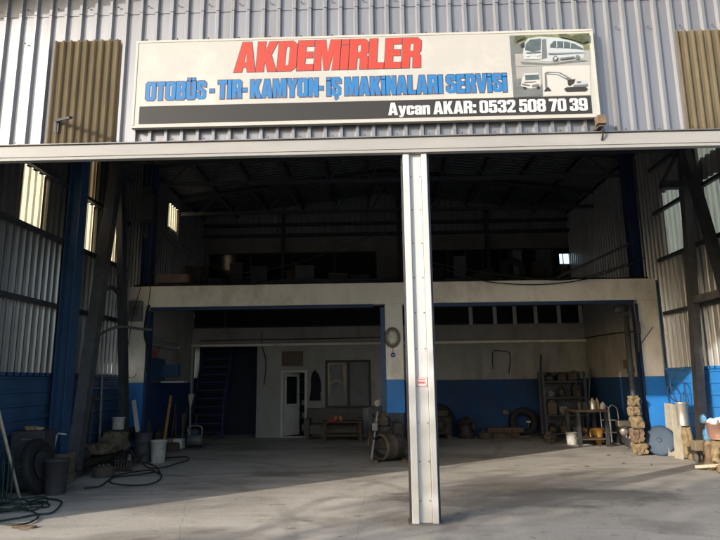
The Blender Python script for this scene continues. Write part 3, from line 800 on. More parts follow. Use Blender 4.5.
def lettering(s, x0, x1, z0, z1, y, m, name, outline=None, slant=0.0):
    """heavy condensed lettering: capitals span z0..z1, the line spans x0..x1"""
    polys = []; pen = 0.0
    for ch in s:
        if ch == ' ': pen += 0.17; continue
        gw = max(px for o, hs in GL[ch] for px, py in o)
        for o, hs in GL[ch]: polys.append(([(a + pen, b) for a, b in o], [[(a + pen, b) for a, b in h] for h in hs]))
        pen += gw + 0.055
    pen -= 0.055
    kx, kz = (x1 - x0) / pen, z1 - z0
    def put(pl, yy, d, mm, nm):
        mb = MB()
        for o, hs in pl:
            o2 = [Vector((a, b)) for a, b in (offset_poly(o, d) if d else o)]
            h2 = [[Vector((a, b)) for a, b in (offset_poly(h, -d * 0.6) if d else h)] for h in hs]
            loops = [[Vector((v.x, v.y, 0)) for v in o2]] + [[Vector((v.x, v.y, 0)) for v in h] for h in h2]
            tris = tessellate_polygon(loops); flatv = [v for l in loops for v in l]
            mb.add([(x0 + v.x * kx + slant * v.y * kz, yy, z0 + v.y * kz) for v in flatv], [list(t) for t in tris])
        return spart(mb, nm, mm)
    if outline: put(polys, y, outline[0], outline[1], name + '_outline'); y -= 0.0012
    return put(polys, y, 0.012, m, name)
LY = SY - 0.003
p0, p1 = wy(234.5, 71.5, LY), wy(420, 67.5, LY); q0, q1 = wy(236, 42.5, LY), wy(420, 38.5, LY)
lettering('AKDEMiRLER', p0.x, p1.x, (p0.z + p1.z) / 2, (q0.z + q1.z) / 2, LY, M['red_ink'], 'title_lettering', (0.034, M['outline_ink']), 0.07)
p0, p1 = wy(145.5, 100, LY), wy(507, 92, LY); q0, q1 = wy(145.5, 81.5, LY), wy(507, 74.5, LY)
lettering('OTOBÜS - TIR- KAMYON- iŞ MAKiNALARI SERViSi', p0.x, p1.x, (p0.z + p1.z) / 2, (q0.z + q1.z) / 2, LY, M['blue_ink'], 'service_lettering', (0.055, M['outline_ink']))
p0, p1 = wy(138.5, 124, LY), wy(592.5, 113.5, LY); q0, q1 = wy(138.5, 106, LY), wy(592.5, 96, LY)
stx0, stx1, stz0, stz1 = p0.x, p1.x, (p0.z + p1.z) / 2, (q0.z + q1.z) / 2
m = MB(); m.box(stx0, stx1, LY, SY - 0.0005, stz0, stz1); spart(m, 'contact_strip', M['dark_ink'])
p0, p1 = wy(388.5, 117, LY), wy(588, 112.5, LY)
h = stz1 - stz0
lettering('Aycan AKAR: 0532 508 70 39', p0.x, p1.x, stz0 + h * 0.17, stz0 + h * 0.86, LY - 0.002, M['white_ink'], 'contact_lettering')
# printed pictures: bus, lorry, excavator
def quadpoly(pts, m, name, y, par=None):
    mb = MB(); vs = [wy(px, py, y) for px, py in pts]
    mb.add(vs, [list(range(len(vs)))])
    return spart(mb, name, m, par)
def flat(polys, name, y, par=None):
    """several printed patches (list of (points, material)) as one flat picture part, each layer 1 mm nearer"""
    mb = MB(); mats = []
    for i, (pts, mm) in enumerate(polys):
        if mm not in mats: mats.append(mm)
        vs = [wy(px, py, y - 0.001 * i) for px, py in pts]
        mb.add(vs, [list(range(len(vs)))], mats.index(mm))
    return spart(mb, name, mats, par)
flat([([(509.3, 35.6), (514.3, 35.4), (518, 96.8), (513.5, 97.2)], M['photo_mid'])], 'picture_bar', LY)
flat([
    ([(514.3, 35.4), (589, 33), (590, 65), (515.6, 66.5)], M['photo_green']),
    ([(514.9, 54), (589.8, 50), (590, 65), (515.6, 66.5)], M['photo_grey']),
    ([(515, 54), (525, 50), (524, 43), (514.6, 45)], M['photo_mid']),
    ([(523, 54), (524, 44), (528, 38.5), (540, 36.6), (558, 37.6), (573, 41), (583, 46), (584.5, 54), (583.5, 57.5), (560, 60), (549, 61.5), (524, 59.5)], M['photo_bus']),
    ([(520, 61.5), (548, 63.5), (581, 59.5), (589, 61), (550, 65), (522, 64)], M['photo_mid']),
    ([(525, 50), (526, 43.5), (530, 39.6), (541, 38.4), (540.5, 50), (533, 52)], M['photo_glass']),
    ([(542, 39.5), (546, 38.8), (547, 58), (542, 59)], M['photo_mid']),
    ([(550, 45), (554, 40.8), (566, 41.5), (575, 44), (583, 48.4), (583, 49.6), (566, 48), (550, 47.5)], M['photo_glass']),
    ([(552.5, 58), (555.5, 55), (558.5, 58), (558, 61), (553, 61.4)], M['photo_mid']),
    ([(575.5, 56.5), (577.5, 54.4), (580, 56.5), (579.5, 59), (576, 59.3)], M['photo_mid']),
    ([(524.5, 57.2), (541, 57), (541, 59), (525, 59)], M['photo_sand']),
    ([(525.5, 55.3), (529, 54.9), (529, 56.4), (525.7, 56.6)], M['white_ink']), ([(536, 54.3), (540, 54), (540, 55.6), (536.2, 55.8)], M['white_ink']),
    ([(526, 52.4), (540.5, 51.2), (540.5, 52.2), (526, 53.4)], M['photo_mid']),
    ([(520.5, 44), (524.3, 42), (524.3, 46.5), (521, 47.5)], M['dark_ink']),
    ([(556.4, 40.9), (557.2, 40.95), (557.2, 47.7), (556.4, 47.65)], M['photo_bus']), ([(563.4, 41.2), (564.1, 41.3), (564.1, 48), (563.4, 47.95)], M['photo_bus']), ([(570.4, 42.6), (571, 42.8), (571, 48.5), (570.4, 48.4)], M['photo_bus']),
    ([(548, 53), (584, 52), (584, 52.7), (548, 54)], M['photo_mid']), ([(559.5, 57.8), (574.5, 56.2), (574.5, 57.6), (559.5, 59.4)], M['photo_mid']),
    ([(554.3, 57.6), (555.5, 56.6), (556.9, 57.6), (556.6, 59.4), (554.6, 59.6)], M['photo_bus']),
    ([(558, 33.9), (566, 33.6), (571, 36), (577, 34.6), (589, 33.2), (589.3, 41), (583, 43), (573, 39.6), (560, 36.8)], M['photo_treetop']),
    ([(514.4, 36), (526, 35.3), (523, 38.5), (518, 40.5), (514.5, 43)], M['photo_treetop']),
], 'bus_picture', LY - 0.001)
flat([
    ([(515.7, 66.8), (541.6, 66.2), (542.6, 96.2), (518, 97)], M['photo_grey']),
    ([(516.8, 86), (542.2, 84), (542.6, 96.2), (518, 97)], M['photo_mid']),
    ([(524, 73.5), (538, 72.8), (540.5, 78), (540.5, 87), (530, 88.5), (521, 86), (521.5, 81)], M['photo_sand']),
    ([(525, 75), (538.5, 74.3), (539.8, 79.5), (525.5, 80.5)], M['photo_glass']),
    ([(522, 83.5), (530, 85), (530, 86.2), (522, 85)], M['photo_glass']),
    ([(517, 79), (521, 78), (521, 84), (517.6, 85.5)], M['photo_mid']),
    ([(523.5, 74.2), (537.5, 73.4), (537.8, 74.6), (523.6, 75.4)], M['photo_bus']), ([(524, 82), (536, 81.2), (536, 82), (524, 82.9)], M['photo_mid']), ([(532, 85), (539, 83.6), (539, 86), (532, 87.2)], M['photo_mid']),
    ([(523, 86.6), (526, 87), (526, 89.4), (523.4, 88.8)], M['dark_ink']), ([(536.5, 87), (539.5, 86), (539.8, 88), (537, 89)], M['dark_ink']),
], 'lorry_picture', LY - 0.001)
flat([
    ([(542.6, 66.2), (589.8, 64.8), (590.8, 95), (543.6, 96.2)], M['photo_sand']),
    ([(544.6, 73), (546.5, 72), (547.6, 88), (545, 88)], M['photo_mid']),
    ([(544.6, 73), (547, 71.6), (560, 72.2), (568, 76.5), (573, 79.5), (570, 82), (565, 79), (558, 75), (548, 74.6)], M['photo_mid']),
    ([(543.8, 91.5), (546, 88), (548.5, 87), (551.5, 91)], M['dark_ink']),
    ([(567.5, 80), (575.5, 79), (574, 83), (570, 86), (568, 85)], M['dark_ink']),
    ([(576, 80.6), (586, 80), (587.5, 84), (576, 85)], M['photo_bus']), ([(577, 81.2), (581, 80.9), (581.2, 83), (577, 83.3)], M['photo_mid']), ([(574, 85), (588, 84.2), (587, 86.6), (573, 87)], M['photo_mid']),
    ([(549, 73.3), (559, 73.2), (567, 77.6), (566, 78.2), (558, 74.4), (549, 74)], M['photo_bus']),
    ([(564, 88.5), (567, 87.2), (585, 86.8), (587.8, 88.5), (586, 91), (566, 91.6)], M['dark_ink']),
], 'excavator_picture', LY - 0.001)

# small rusty floodlight box at the sign's lower right corner
p = wy(600.5, 121, SY - 0.03)
fb = thing('junction_box', 'small rusty brown box at the lower right corner of the sign', 'box', (p.x, p.y, p.z - 0.07))
MB().box(-0.055, 0.055, -0.05, 0.05, 0.02, 0.13, bev=0.008).build('box_body', M['stone_dark'], fb)
MB().box(-0.03, 0.03, -0.02, 0.14, -0.01, 0.017).build('mounting_plate', M['rust'], fb)
MB().tube([(0.02, 0, 0.01), (0.025, 0.02, -0.08), (0.02, 0.06, -0.16)], 0.012, 6, 0, 4).build('cable_tail', M['rubber'], fb)
# small steel bracket on the left translucent panel
p = wy(57, 132, YF - 0.06)
br = thing('wall_bracket', 'small dark steel arm bracket beside the left translucent panel', 'bracket', (p.x, YF - 0.07, p.z))
MB().box(-0.03, 0.03, -0.02, 0.0, -0.02, 0.17).build('back_plate', M['steel_dark'], br)
MB().bar((0.0, -0.03, 0.14), (0.36, -0.34, 0.03), 0.045, 0.03).build('bracket_arm', M['steel_dark'], br)

# red-bordered notice on the post
p = wy(421.5, 382, YF - 0.052)
nt_ = thing('warning_notice', 'small white notice with red border and red writing on the post', 'notice', (p.x, YF - 0.056, p.z - 0.055))
MB().box(-0.072, 0.072, 0, 0.004, 0, 0.11).build('notice_plate', M['white_ink'], nt_)
m = MB()
for xa, xb, za, zb in ((-0.068, 0.068, 0.004, 0.009), (-0.068, 0.068, 0.10, 0.105), (-0.068, -0.063, 0.009, 0.1), (0.063, 0.068, 0.009, 0.1)): m.box(xa, xb, -0.0015, -0.0005, za, zb)
x = -0.045
for w in (0.012, 0.008, 0.014, 0.01, 0.012, 0.009): m.box(x, x + w, -0.0015, -0.0005, 0.036, 0.062); x += w + 0.005
x = -0.042
for w in (0.01, 0.014, 0.012, 0.011, 0.013): m.box(x, x + w, -0.0015, -0.0005, 0.078, 0.09); x += w + 0.005
m.build('notice_print', M['red_ink'], nt_)

# unseen gate leaf, added at the left jamb to set the floor shadow's edge
gl = thing('gate_leaf', 'open folding leaf of corrugated gate standing at left jamb', 'gate', (-5.80, 6.1, 0))
MB().box(-0.03, 0.03, 0, 0.05, 0.02, 4.38).box(-0.03, 0.03, 0.90, 0.95, 0.02, 4.38).box(-0.03, 0.03, 0.05, 0.90, 4.33, 4.38).box(-0.03, 0.03, 0.05, 0.90, 0.02, 0.07).box(-0.03, 0.03, 0.05, 0.90, 2.1, 2.15).build('leaf_frame', M['lintel'], gl)
corr(0.05, 0.90, 0.07, 4.33, 0.18, 0.03, 'y', 0.0, 1).build('leaf_sheet', M['sheet'], gl)

# row of unseen trees added behind the camera; thin crowns shade the foreground
SDh = Vector((0.78, 0.625, 0)); SPh = Vector((0.625, -0.78, 0))
M['bark'] = mat('bark', (0.10, 0.075, 0.05), 0.95, 0, 0.4, 6, 0.6, 20, stretch=(4, 4, 1))
M['leaf'] = mat('leaves', (0.06, 0.10, 0.03), 0.7, 0, 0.4, 3)
def tree(uu, ss, h, rad, seed, label):
    r_ = random.Random(seed); base = SDh * ss + SPh * uu
    t = thing('shade_tree', label, 'tree', base, 0, 'trees across the yard')
    m = MB(); m.tube([(0, 0, 0), (0.08, 0.05, 1.8), (0.0, -0.05, 3.2), (0.1, 0, h - 1.5)], 0.22, 10, 0, 4, r2=0.05)
    for k in range(7):
        a = 2 * PI * k / 7 + r_.uniform(-0.3, 0.3); z = r_.uniform(2.8, h - 2.2)
        m.tube([(0.05, 0, z), (0.5 * rad * math.cos(a), 0.5 * rad * math.sin(a), z + 0.7), (0.9 * rad * math.cos(a), 0.9 * rad * math.sin(a), z + 1.0)], 0.07, 6, 0, 3, r2=0.015)
    m.build('trunk', M['bark'], t)
    m = MB(); clumps = [(r_.uniform(-1, 1), r_.uniform(-1, 1), r_.uniform(-1, 1)) for _ in range(34)]
    for cxx, cyy, czz in clumps:
        L = math.sqrt(cxx * cxx + cyy * cyy + czz * czz) or 1; f = min(1, 0.95 / L) if L > 0.95 else 1
        c = Vector((cxx * f * rad, cyy * f * rad, 3.0 + (h - 3.0) / 2 + czz * f * (h - 3.0) / 2))
        for _ in range(170):
            p = c + Vector((r_.gauss(0, 0.42), r_.gauss(0, 0.42), r_.gauss(0, 0.36)))
            q = Euler((r_.uniform(0, 6.3), r_.uniform(0, 6.3), r_.uniform(0, 6.3))).to_matrix().to_4x4(); q.translation = p
            m.add([(-0.10, 0, 0), (0, -0.06, 0.01), (0.13, 0, 0), (0, 0.06, 0.01)], [[0, 1, 2, 3]], 0, False, q)
    m.build('crown', M['leaf'], t)
for k, (uu, ss, h, rad) in enumerate(((-4.5, -14.0, 8.0, 2.1), (-1.9, -16.5, 8.6, 2.2), (1.0, -14.6, 8.2, 2.4), (4.4, -14.6, 8.0, 2.5), (8.6, -15.2, 8.5, 2.6), (12.6, -14.5, 8.2, 2.5))):
    tree(uu, ss, h, rad, 300 + k, 'thin leafy tree in the row behind the yard')

# ================================================================== GANTRY CRANE
gx0, gx1 = -5.24, 6.10
GC = thing('gantry_crane', 'dark steel gantry crane on A-frame legs spanning both bays', 'crane', (XC, 11.4, 0))
GO = Vector(GC.location)
def gpart(mb, name, m):
    mb.v = [p - GO for p in mb.v]; return mb.build(name, m, GC)
ap = 6.02
ga = MB(); ga.bar((gx0, 10.45, 0.16), (gx0, 11.33, ap), 0.20, 0.2); gpart(ga, 'leg', M['steel_leg'])
ga = MB(); ga.bar((gx0, 12.55, 0.16), (gx0, 11.46, ap), 0.13, 0.20); gpart(ga, 'leg', M['steel_dark'])
ga = MB(); ga.bar((gx1, 11.70, 0.16), (gx1, 11.16, ap), 0.15, 0.16); gpart(ga, 'leg', M['steel_leg'])
ga = MB(); ga.bar((gx1, 9.60, 0.16), (gx1, 11.12, ap), 0.13, 0.20); gpart(ga, 'leg', M['steel_dark'])
for x in (gx0, gx1):
    lo, hi = (10.2, 12.8) if x == gx0 else (9.5, 12.1)
    ga = MB(); ga.box(x - 0.09, x + 0.09, lo, hi, 0.17, 0.27); gpart(ga, 'end_carriage', M['grease'])
    for y in (lo + 0.2, hi - 0.2):
        mt = Matrix.Translation((x - 0.05, y, 0.09)) @ Matrix.Rotation(PI / 2, 4, 'Y')
        ga = MB(); ga.lathe([(0.03, 0), (0.09, 0), (0.09, 0.02), (0.075, 0.025), (0.075, 0.075), (0.09, 0.08), (0.09, 0.1), (0.03, 0.1)], 18, 0, mt); gpart(ga, 'wheel', M['steel_grey'])
ga = MB(); ga.tube([(gx0, 10.95, 3.3), (gx0 + 0.1, 11.2, 3.45), (gx0, 11.75, 3.42)], 0.045, 8, 0, 4); gpart(ga, 'tie_bar', M['steel_dark'])
ga = MB(); ga.tube([(gx0, 10.80, 2.42), (gx0 + 0.12, 11.5, 2.7), (gx0 + 0.25, 12.4, 2.74), (gx0 + 0.4, 12.6, 2.74)], 0.03, 8, 0, 4); gpart(ga, 'tie_bar', M['steel_grey'])
ga = MB(); ga.bar((gx1, 10.35, 3.05), (gx1, 11.45, 3.05), 0.10, 0.13); gpart(ga, 'tie_bar', M['steel_grey'])
ga = MB()
ga.box(gx0 - 0.1, gx1 + 0.1, 11.05, 11.35, ap + 0.28, ap + 0.31); ga.box(gx0 - 0.1, gx1 + 0.1, 11.05, 11.35, ap, ap + 0.03); ga.box(gx0 - 0.1, gx1 + 0.1, 11.185, 11.215, ap + 0.03, ap + 0.28)
gpart(ga, 'girder', M['soot'])
# hoist bundle hanging left
ga = MB(); ga.box(-4.68, -4.34, 11.05, 11.35, 4.75, 5.30, bev=0.05); ga.box(-4.60, -4.42, 11.1, 11.3, 5.30, 5.45, bev=0.02); ga.lathe([(0.02, 4.40), (0.05, 4.45), (0.02, 4.76)], 10, 0, Matrix.Translation((-4.51, 11.2, 0))); gpart(ga, 'hoist', M['soot'])
ga = MB()
for dx in (-0.05, 0.05): ga.tube([(-4.51 + dx, 11.2, 5.44), (-4.51 + dx, 11.2, ap - 0.002)], 0.012, 6)
gpart(ga, 'hoist_chain', M['soot'])
ga = MB(); ga.box(5.62, gx1 - 0.08, 11.12, 11.28, 5.22, 5.36); gpart(ga, 'side_arm', M['steel_dark'])
ga = MB(); ga.bar((5.66, 11.2, 5.37), (6.04, 11.2, ap), 0.06, 0.06); gpart(ga, 'knee_brace', M['steel_dark'])

# ================================================================== INTERIOR THINGS
def solo(mb, name, m, label, cat, origin, group=None):
    o = mb.build(name, m, None, origin); return tag(o, label, cat, group)

# staircase
p = Vector((-4.95, 17.35, 0))
st = thing('staircase', 'steep dark blue steel staircase climbing inside the recess', 'staircase', p)
n = 13
for i in range(n):
    z = 0.22 + i * 0.235; y = i * 0.105
    MB().box(-0.42, 0.42, y, y + 0.24, z - 0.03, z).build('step', M['blue_dark'], st)
for x in (-0.47, 0.47):
    MB().bar((x, 0.0, 0.03), (x, 1.5, 3.25), 0.045, 0.2).build('stringer', M['blue_dark'], st)
MB().tube([(0.5, -0.02, 0.05), (0.5, -0.02, 1.05), (0.5, 0.5, 2.05), (0.5, 1.35, 3.7)], 0.022, 8).build('handrail', M['blue_dark'], st)

# rack inside the office
sh = thing('shelf_rack', 'dark greenish shelf rack seen through the office door', 'shelf', (-2.25, 18.6, 0))
for x in (-0.34, 0.34): MB().box(x - 0.02, x + 0.02, -0.2, 0.2, 0, 1.7).build('upright', M['steel_dark'], sh)
for z in (0.12, 0.5, 0.88, 1.26, 1.64): MB().box(-0.32, 0.32, -0.2, 0.2, z, z + 0.025).build('shelf', M['disc'], sh)
rb = random.Random(3)
for z in (0.145, 0.525, 0.905):
    for k in range(3): 
        w = rb.uniform(0.06, 0.09); x = -0.2 + k * 0.2; hh = rb.uniform(0.12, 0.22)
        solo(MB().box(x - w + -2.25, x + w + -2.25, 18.5, 18.72, z, z + hh, bev=0.006), 'storage_box', M['steel_grey'], 'small grey box on a shelf behind the office door', 'box', (x - 2.25, 18.6, z), 'boxes on the office rack')

# brown notice board, jacket
solo(MB().box(-2.84, -2.20, YB - 0.03, YB - 0.004, 2.06, 2.50, bev=0.004), 'notice_board', M['board'], 'plain brown board hung on the wall above the office door', 'board', (-2.52, YB - 0.03, 2.06))
jk = thing('jacket', 'black jacket hanging on the wall left of the office window', 'jacket', (-1.84, YB - 0.05, 1.05))
m = MB()
prof = [(0.04, 0.86), (0.08, 0.80), (0.115, 0.62), (0.13, 0.35), (0.155, 0.12), (0.165, 0.0)]
vs = []; N = 14
for r_, z_ in prof:
    for k in range(N):
        a = 2 * PI * k / N; w = 1 + 0.12 * math.sin(3 * a + z_ * 5); vs.append((r_ * w * math.cos(a), 0.035 * w * math.sin(a), z_))
m.add(vs, [[i * N + k, i * N + (k + 1) % N, (i + 1) * N + (k + 1) % N, (i + 1) * N + k] for i in range(len(prof) - 1) for k in range(N)], 0, True)
m.build('coat_body', M['jacket'], jk)
MB().tube([(0.06, -0.01, 0.78), (0.13, -0.02, 0.55), (0.15, -0.03, 0.25)], 0.04, 8, 0, 4).build('sleeve', M['jacket'], jk)
MB().tube([(0, 0.045, 0.90), (0, 0.0, 0.92), (0, -0.01, 0.86)], 0.008, 6, 0, 3).build('hook', M['steel_grey'], jk)

# sofa and table below the window
sf = thing('sofa', 'worn grey brown sofa under the office window', 'sofa', (-1.25, 17.3, 0))
MB().box(-0.80, 0.80, 0.22, 0.44, 0.12, 0.84, bev=0.05).build('backrest', M['sofa'], sf)
MB().box(-0.66, 0.66, -0.36, 0.22, 0.15, 0.42, bev=0.04).build('seat', M['sofa'], sf)
for x in (-0.74, 0.74): MB().box(x - 0.08, x + 0.08, -0.38, 0.22, 0.1, 0.58, bev=0.04).build('armrest', M['sofa'], sf)
for x in (-0.72, 0.72):
    for y in (-0.3, 0.36): MB().box(x - 0.03, x + 0.03, y - 0.03, y + 0.03, 0, 0.11).build('foot', M['wood_dark'], sf)
tb = thing('low_table', 'low dark table in front of the sofa', 'table', (-0.95, 16.55, 0))
MB().box(-0.55, 0.55, -0.28, 0.28, 0.50, 0.54, bev=0.006).build('tabletop', M['wood_dark'], tb)
for x in (-0.48, 0.48):
    for y in (-0.22, 0.22): MB().box(x - 0.025, x + 0.025, y - 0.025, y + 0.025, 0, 0.499).build('leg', M['wood_dark'], tb)
MB().box(-0.48, 0.48, -0.2, 0.2, 0.18, 0.2).build('undershelf', M['wood_dark'], tb)
for dx, mm, lb, nm in ((-0.20, 'wood_orange', 'left of two orange cups on the low table', 'cup'), (-0.06, 'wood_orange', 'right of two orange cups on the low table', 'cup')):
    solo(MB().lathe([(0.035, 0), (0.05, 0.02), (0.05, 0.13), (0.042, 0.13), (0.04, 0.03), (0.001, 0.025)], 14, 0, Matrix.Translation((-0.95 + dx, 16.5, 0.54))), nm, M[mm], lb, 'cup', (-0.95 + dx, 16.5, 0.54))
solo(MB().box(-1.34, -1.10, 16.32, 16.48, 0.541, 0.585, bev=0.006), 'tray', M['red'], 'flat red tray beside the orange cups', 'tray', (-1.22, 16.4, 0.541))

# wall clock with evil-eye bead on the middle pillar
p = wy(392.5, 337.5, YP - 0.03)
ck = thing('wall_clock', 'oval bronze rimmed wall clock with a blue bead hanging below it on the pillar', 'clock', (p.x, YP - 0.012, p.z))
S = Matrix.Diagonal((0.86, 1, 1.12, 1)) @ Matrix.Rotation(PI / 2, 4, 'X')
MB().lathe([(0.14, 0), (0.195, 0.0), (0.205, 0.02), (0.19, 0.045), (0.155, 0.05), (0.142, 0.03)], 36, 0, S, True, False).build('rim', M['clock_rim'], ck)
MB().lathe([(0.141, 0), (0.141, 0.022), (0.001, 0.023)], 36, 0, S).build('dial', M['clock_face'], ck)
m = MB()
for k in range(12):
    a = 2 * PI * k / 12; x, z = 0.86 * 0.122 * math.sin(a), 1.12 * 0.122 * math.cos(a)
    m.box(x - 0.006, x + 0.006, -0.0275, -0.0245, z - 0.012, z + 0.012)
m.build('hour_marks', M['dark_ink'], ck)
m = MB(); m.bar((0, -0.028, 0), (-0.07, -0.028, 0.03), 0.012, 0.004); m.bar((0, -0.033, 0), (0.085, -0.033, -0.02), 0.009, 0.004); m.build('hands', M['dark_ink'], ck)
MB().tube([(0, -0.015, -0.225), (0.004, -0.015, -0.34)], 0.006, 6).build('cord', M['clock_rim'], ck)
S2 = Matrix.Translation((0.005, -0.006, -0.385)) @ Matrix.Rotation(PI / 2, 4, 'X')
bead = MB().lathe([(0.03, 0), (0.05, 0.004), (0.05, 0.016), (0.035, 0.022), (0.001, 0.024)], 20, 0, S2).build('bead', M['nazar'], ck)
MB().lathe([(0.018, 0.0242), (0.016, 0.027), (0.001, 0.028)], 14, 0, S2).build('bead_eye', M['white_ink'], bead)

# monitor-like dark box with white cloth beside pillar
p = wy(375, 412, 13.9)
bx = thing('cloth_covered_cabinet', 'dark cabinet with a white rag on top left of the middle pillar', 'cabinet', (p.x + 0.02, 13.95, 0))
MB().box(-0.17, 0.2, -0.2, 0.2, 0.6, 1.02, bev=0.01).build('cabinet_body', M['steel_dark'], bx)
for x in (-0.14, 0.17):
    for y in (-0.17, 0.17): MB().box(x - 0.02, x + 0.02, y - 0.02, y + 0.02, 0, 0.599).build('leg', M['steel_dark'], bx)
solo(MB().rock((p.x + 0.06, 13.83, 1.09), 0.065, 0.07, 0.085, seed=33, rough=0.5, cubic=0.3), 'rag', M['cloth_white'], 'white rag bunched on the dark cabinet by the pillar', 'rag', (p.x + 0.06, 13.83, 1.02))

# greasy engine block on drum in front of the middle pillar
p = fl(393, 462)
en = thing('engine_assembly', 'greasy engine with an open rusty drum housing beside the centre post', 'engine', (0.22, 12.35, 0))
mt = Matrix.Translation((-0.18, -0.05, 0.29)) @ Matrix.Rotation(R(90), 4, 'Y') @ Matrix.Rotation(R(-38), 4, 'X')
MB().lathe([(0.215, 0), (0.25, 0.0), (0.265, 0.03), (0.25, 0.06), (0.25, 0.24), (0.262, 0.26), (0.25, 0.28), (0.245, 0.46), (0.2, 0.50), (0.001, 0.51)], 28, 0, mt, True, False).lathe([(0.215, 0), (0.20, 0.22), (0.07, 0.26), (0.001, 0.26)], 24, 1, mt, True, False).build('drum', [M['rust'], M['rubber']], en)
MB().box(-0.40, 0.06, 0.12, 0.54, 0.22, 0.68, bev=0.03).build('engine_block', M['grease'], en)
MB().box(-0.32, 0.0, 0.15, 0.46, 0.682, 0.86, bev=0.03).build('cylinder_head', M['grease'], en)
m = MB()
for k in range(4): m.tube([(-0.30, 0.16 + k * 0.09, 0.42), (-0.40, 0.14 + k * 0.09, 0.46), (-0.42, 0.13 + k * 0.09, 0.30)], 0.028, 8, 0, 4)
m.build('manifold', M['rust'], en)
MB().tube([(0.05, 0.1, 0.50), (0.06, 0.2, 0.72), (-0.02, 0.3, 0.86), (-0.12, 0.3, 0.78)], 0.03, 8, 0, 5).build('pipe', M['grease'], en)
MB().lathe([(0.03, 0), (0.12, 0.0), (0.13, 0.03), (0.12, 0.06), (0.03, 0.06)], 20, 0, Matrix.Translation((-0.36, 0.3, 0.55)) @ Matrix.Rotation(PI / 2, 4, 'Y')).build('pulley', M['grease'], en)
for x in (-0.28, 0.30): MB().box(x - 0.05, x + 0.05, -0.22, 0.5, 0, 0.06).build('skid', M['wood_dark'], en)
MB().box(-0.30, 0.0, 0.15, 0.48, 0.06, 0.22).build('cradle', M['steel_dark'], en)
MB().bar((0.24, 0.28, 0.06), (0.02, 0.30, 0.84), 0.04, 0.04).build('strut', M['grease'], en)
MB().bar((-0.36, -0.02, 0.06), (-0.22, 0.10, 0.98), 0.035, 0.035).build('strut', M['steel_grey'], en)
MB().box(0.02, 0.30, 0.20, 0.52, 0.10, 0.74, bev=0.04).build('gear_housing', M['grease'], en)
MB().lathe([(0.03, 0), (0.10, 0.0), (0.105, 0.05), (0.07, 0.09), (0.03, 0.18), (0.001, 0.18)], 18, 0, Matrix.Translation((-0.10, 0.26, 0.80))).build('air_filter', M['rust'], en)
MB().tube([(-0.28, 0.2, 0.7), (-0.38, 0.05, 0.62), (-0.30, -0.02, 0.45), (-0.18, 0.0, 0.56), (0.02, 0.02, 0.62), (0.16, 0.1, 0.82)], 0.018, 7, 0, 6).build('oil_line', M['rubber'], en)
MB().lathe([(0.03, 0), (0.085, 0.0), (0.09, 0.02), (0.085, 0.05), (0.03, 0.06)], 18, 0, Matrix.Translation((-0.34, 0.34, 0.84)) @ Matrix.Rotation(PI / 2, 4, 'Y')).build('pulley', M['grease'], en)
MB().box(-0.34, -0.22, -0.02, 0.12, 0.60, 0.76, bev=0.02).build('pump_body', M['steel_grey'], en)

# ---------------- left side clutter
def bucket(name, loc, r, h, m, label, cat='bucket', group=None, handle=True, rot=None):
    t = thing(name, label, cat, loc, 0, group, rot)
    MB().lathe([(r * 0.82, 0), (r * 0.98, h * 0.94), (r * 1.06, h * 0.95), (r * 1.06, h), (r * 0.96, h), (r * 0.78, 0.03), (0.001, 0.03)], 26).build('pail', m, t)
    if handle:
        pts = [(r * 1.07 * math.cos(a), -r * 0.55 * math.sin(a), h * 0.93 - r * 0.7 * math.sin(a)) for a in [PI * k / 10 for k in range(11)]]
        MB().tube(pts, 0.006, 6).build('handle', M['steel_grey'], t)
    return t

p = fl(22, 494)
cb = thing('steel_cabinet', 'low dark grey steel cabinet by the left wall behind the tyre', 'cabinet', (-5.42, 9.42, 0), R(6))
MB().box(-0.22, 0.27, -0.2, 0.22, 0.06, 0.90, bev=0.008).build('cabinet_body', M['plastic_dark'], cb)
for z0, z1 in ((0.1, 0.46), (0.5, 0.86)):
    d = MB().box(-0.18, 0.23, -0.22, -0.202, z0, z1, bev=0.004).build('drawer', M['plastic_dark'], cb)
    MB().box(-0.05, 0.1, -0.24, -0.221, z1 - 0.09, z1 - 0.07).build('handle', M['steel_grey'], d)
MB().box(-0.2, 0.25, -0.18, 0.2, 0, 0.058).build('plinth', M['rubber'], cb)
solo(MB().rock((-5.42, 9.4, 0.935), 0.13, 0.09, 0.035, seed=4, rough=0.3).rock((-5.28, 9.36, 0.93), 0.07, 0.05, 0.03, seed=5), 'rag', M['cardboard'], 'crumpled brown rag on top of the low steel cabinet', 'rag', (-5.4, 9.4, 0.90))
# tyre leaning
ty = thing('tyre', 'large black tyre leaning against the low steel cabinet', 'tyre', (-5.11, 9.12, 0))
mt = Matrix.Translation((0, 0, 0.40)) @ Matrix.Rotation(R(91), 4, 'Z') @ Matrix.Rotation(R(90 - 12), 4, 'X')
prof = [(0.22, -0.05), (0.27, -0.065), (0.36, -0.06), (0.395, -0.045), (0.40, 0), (0.395, 0.045), (0.36, 0.06), (0.27, 0.065), (0.22, 0.05), (0.215, 0.0), (0.22, -0.05)]
m = MB(); m.lathe(prof, 44, 0, mt)
for k in range(40):
    a = 2 * PI * k / 40; 
    m.box(0.392, 0.407, -0.012, 0.012, -0.04, 0.04, mtx=mt @ Matrix.Rotation(a, 4, 'Z'))
m.build('casing', M['rubber'], ty)
MB().lathe([(0.212, 0.06), (0.19, 0.05), (0.17, 0.0), (0.06, -0.02), (0.05, 0.02), (0.001, 0.02)], 30, 0, mt).build('rim', M['steel_dark'], ty)
# dark bin
p = fl(55, 494)
bucket('waste_bin', (p.x, p.y, 0), 0.17, 0.50, M['plastic_dark'], 'dark plastic bin on the floor right of the tyre', 'bin', None, False)
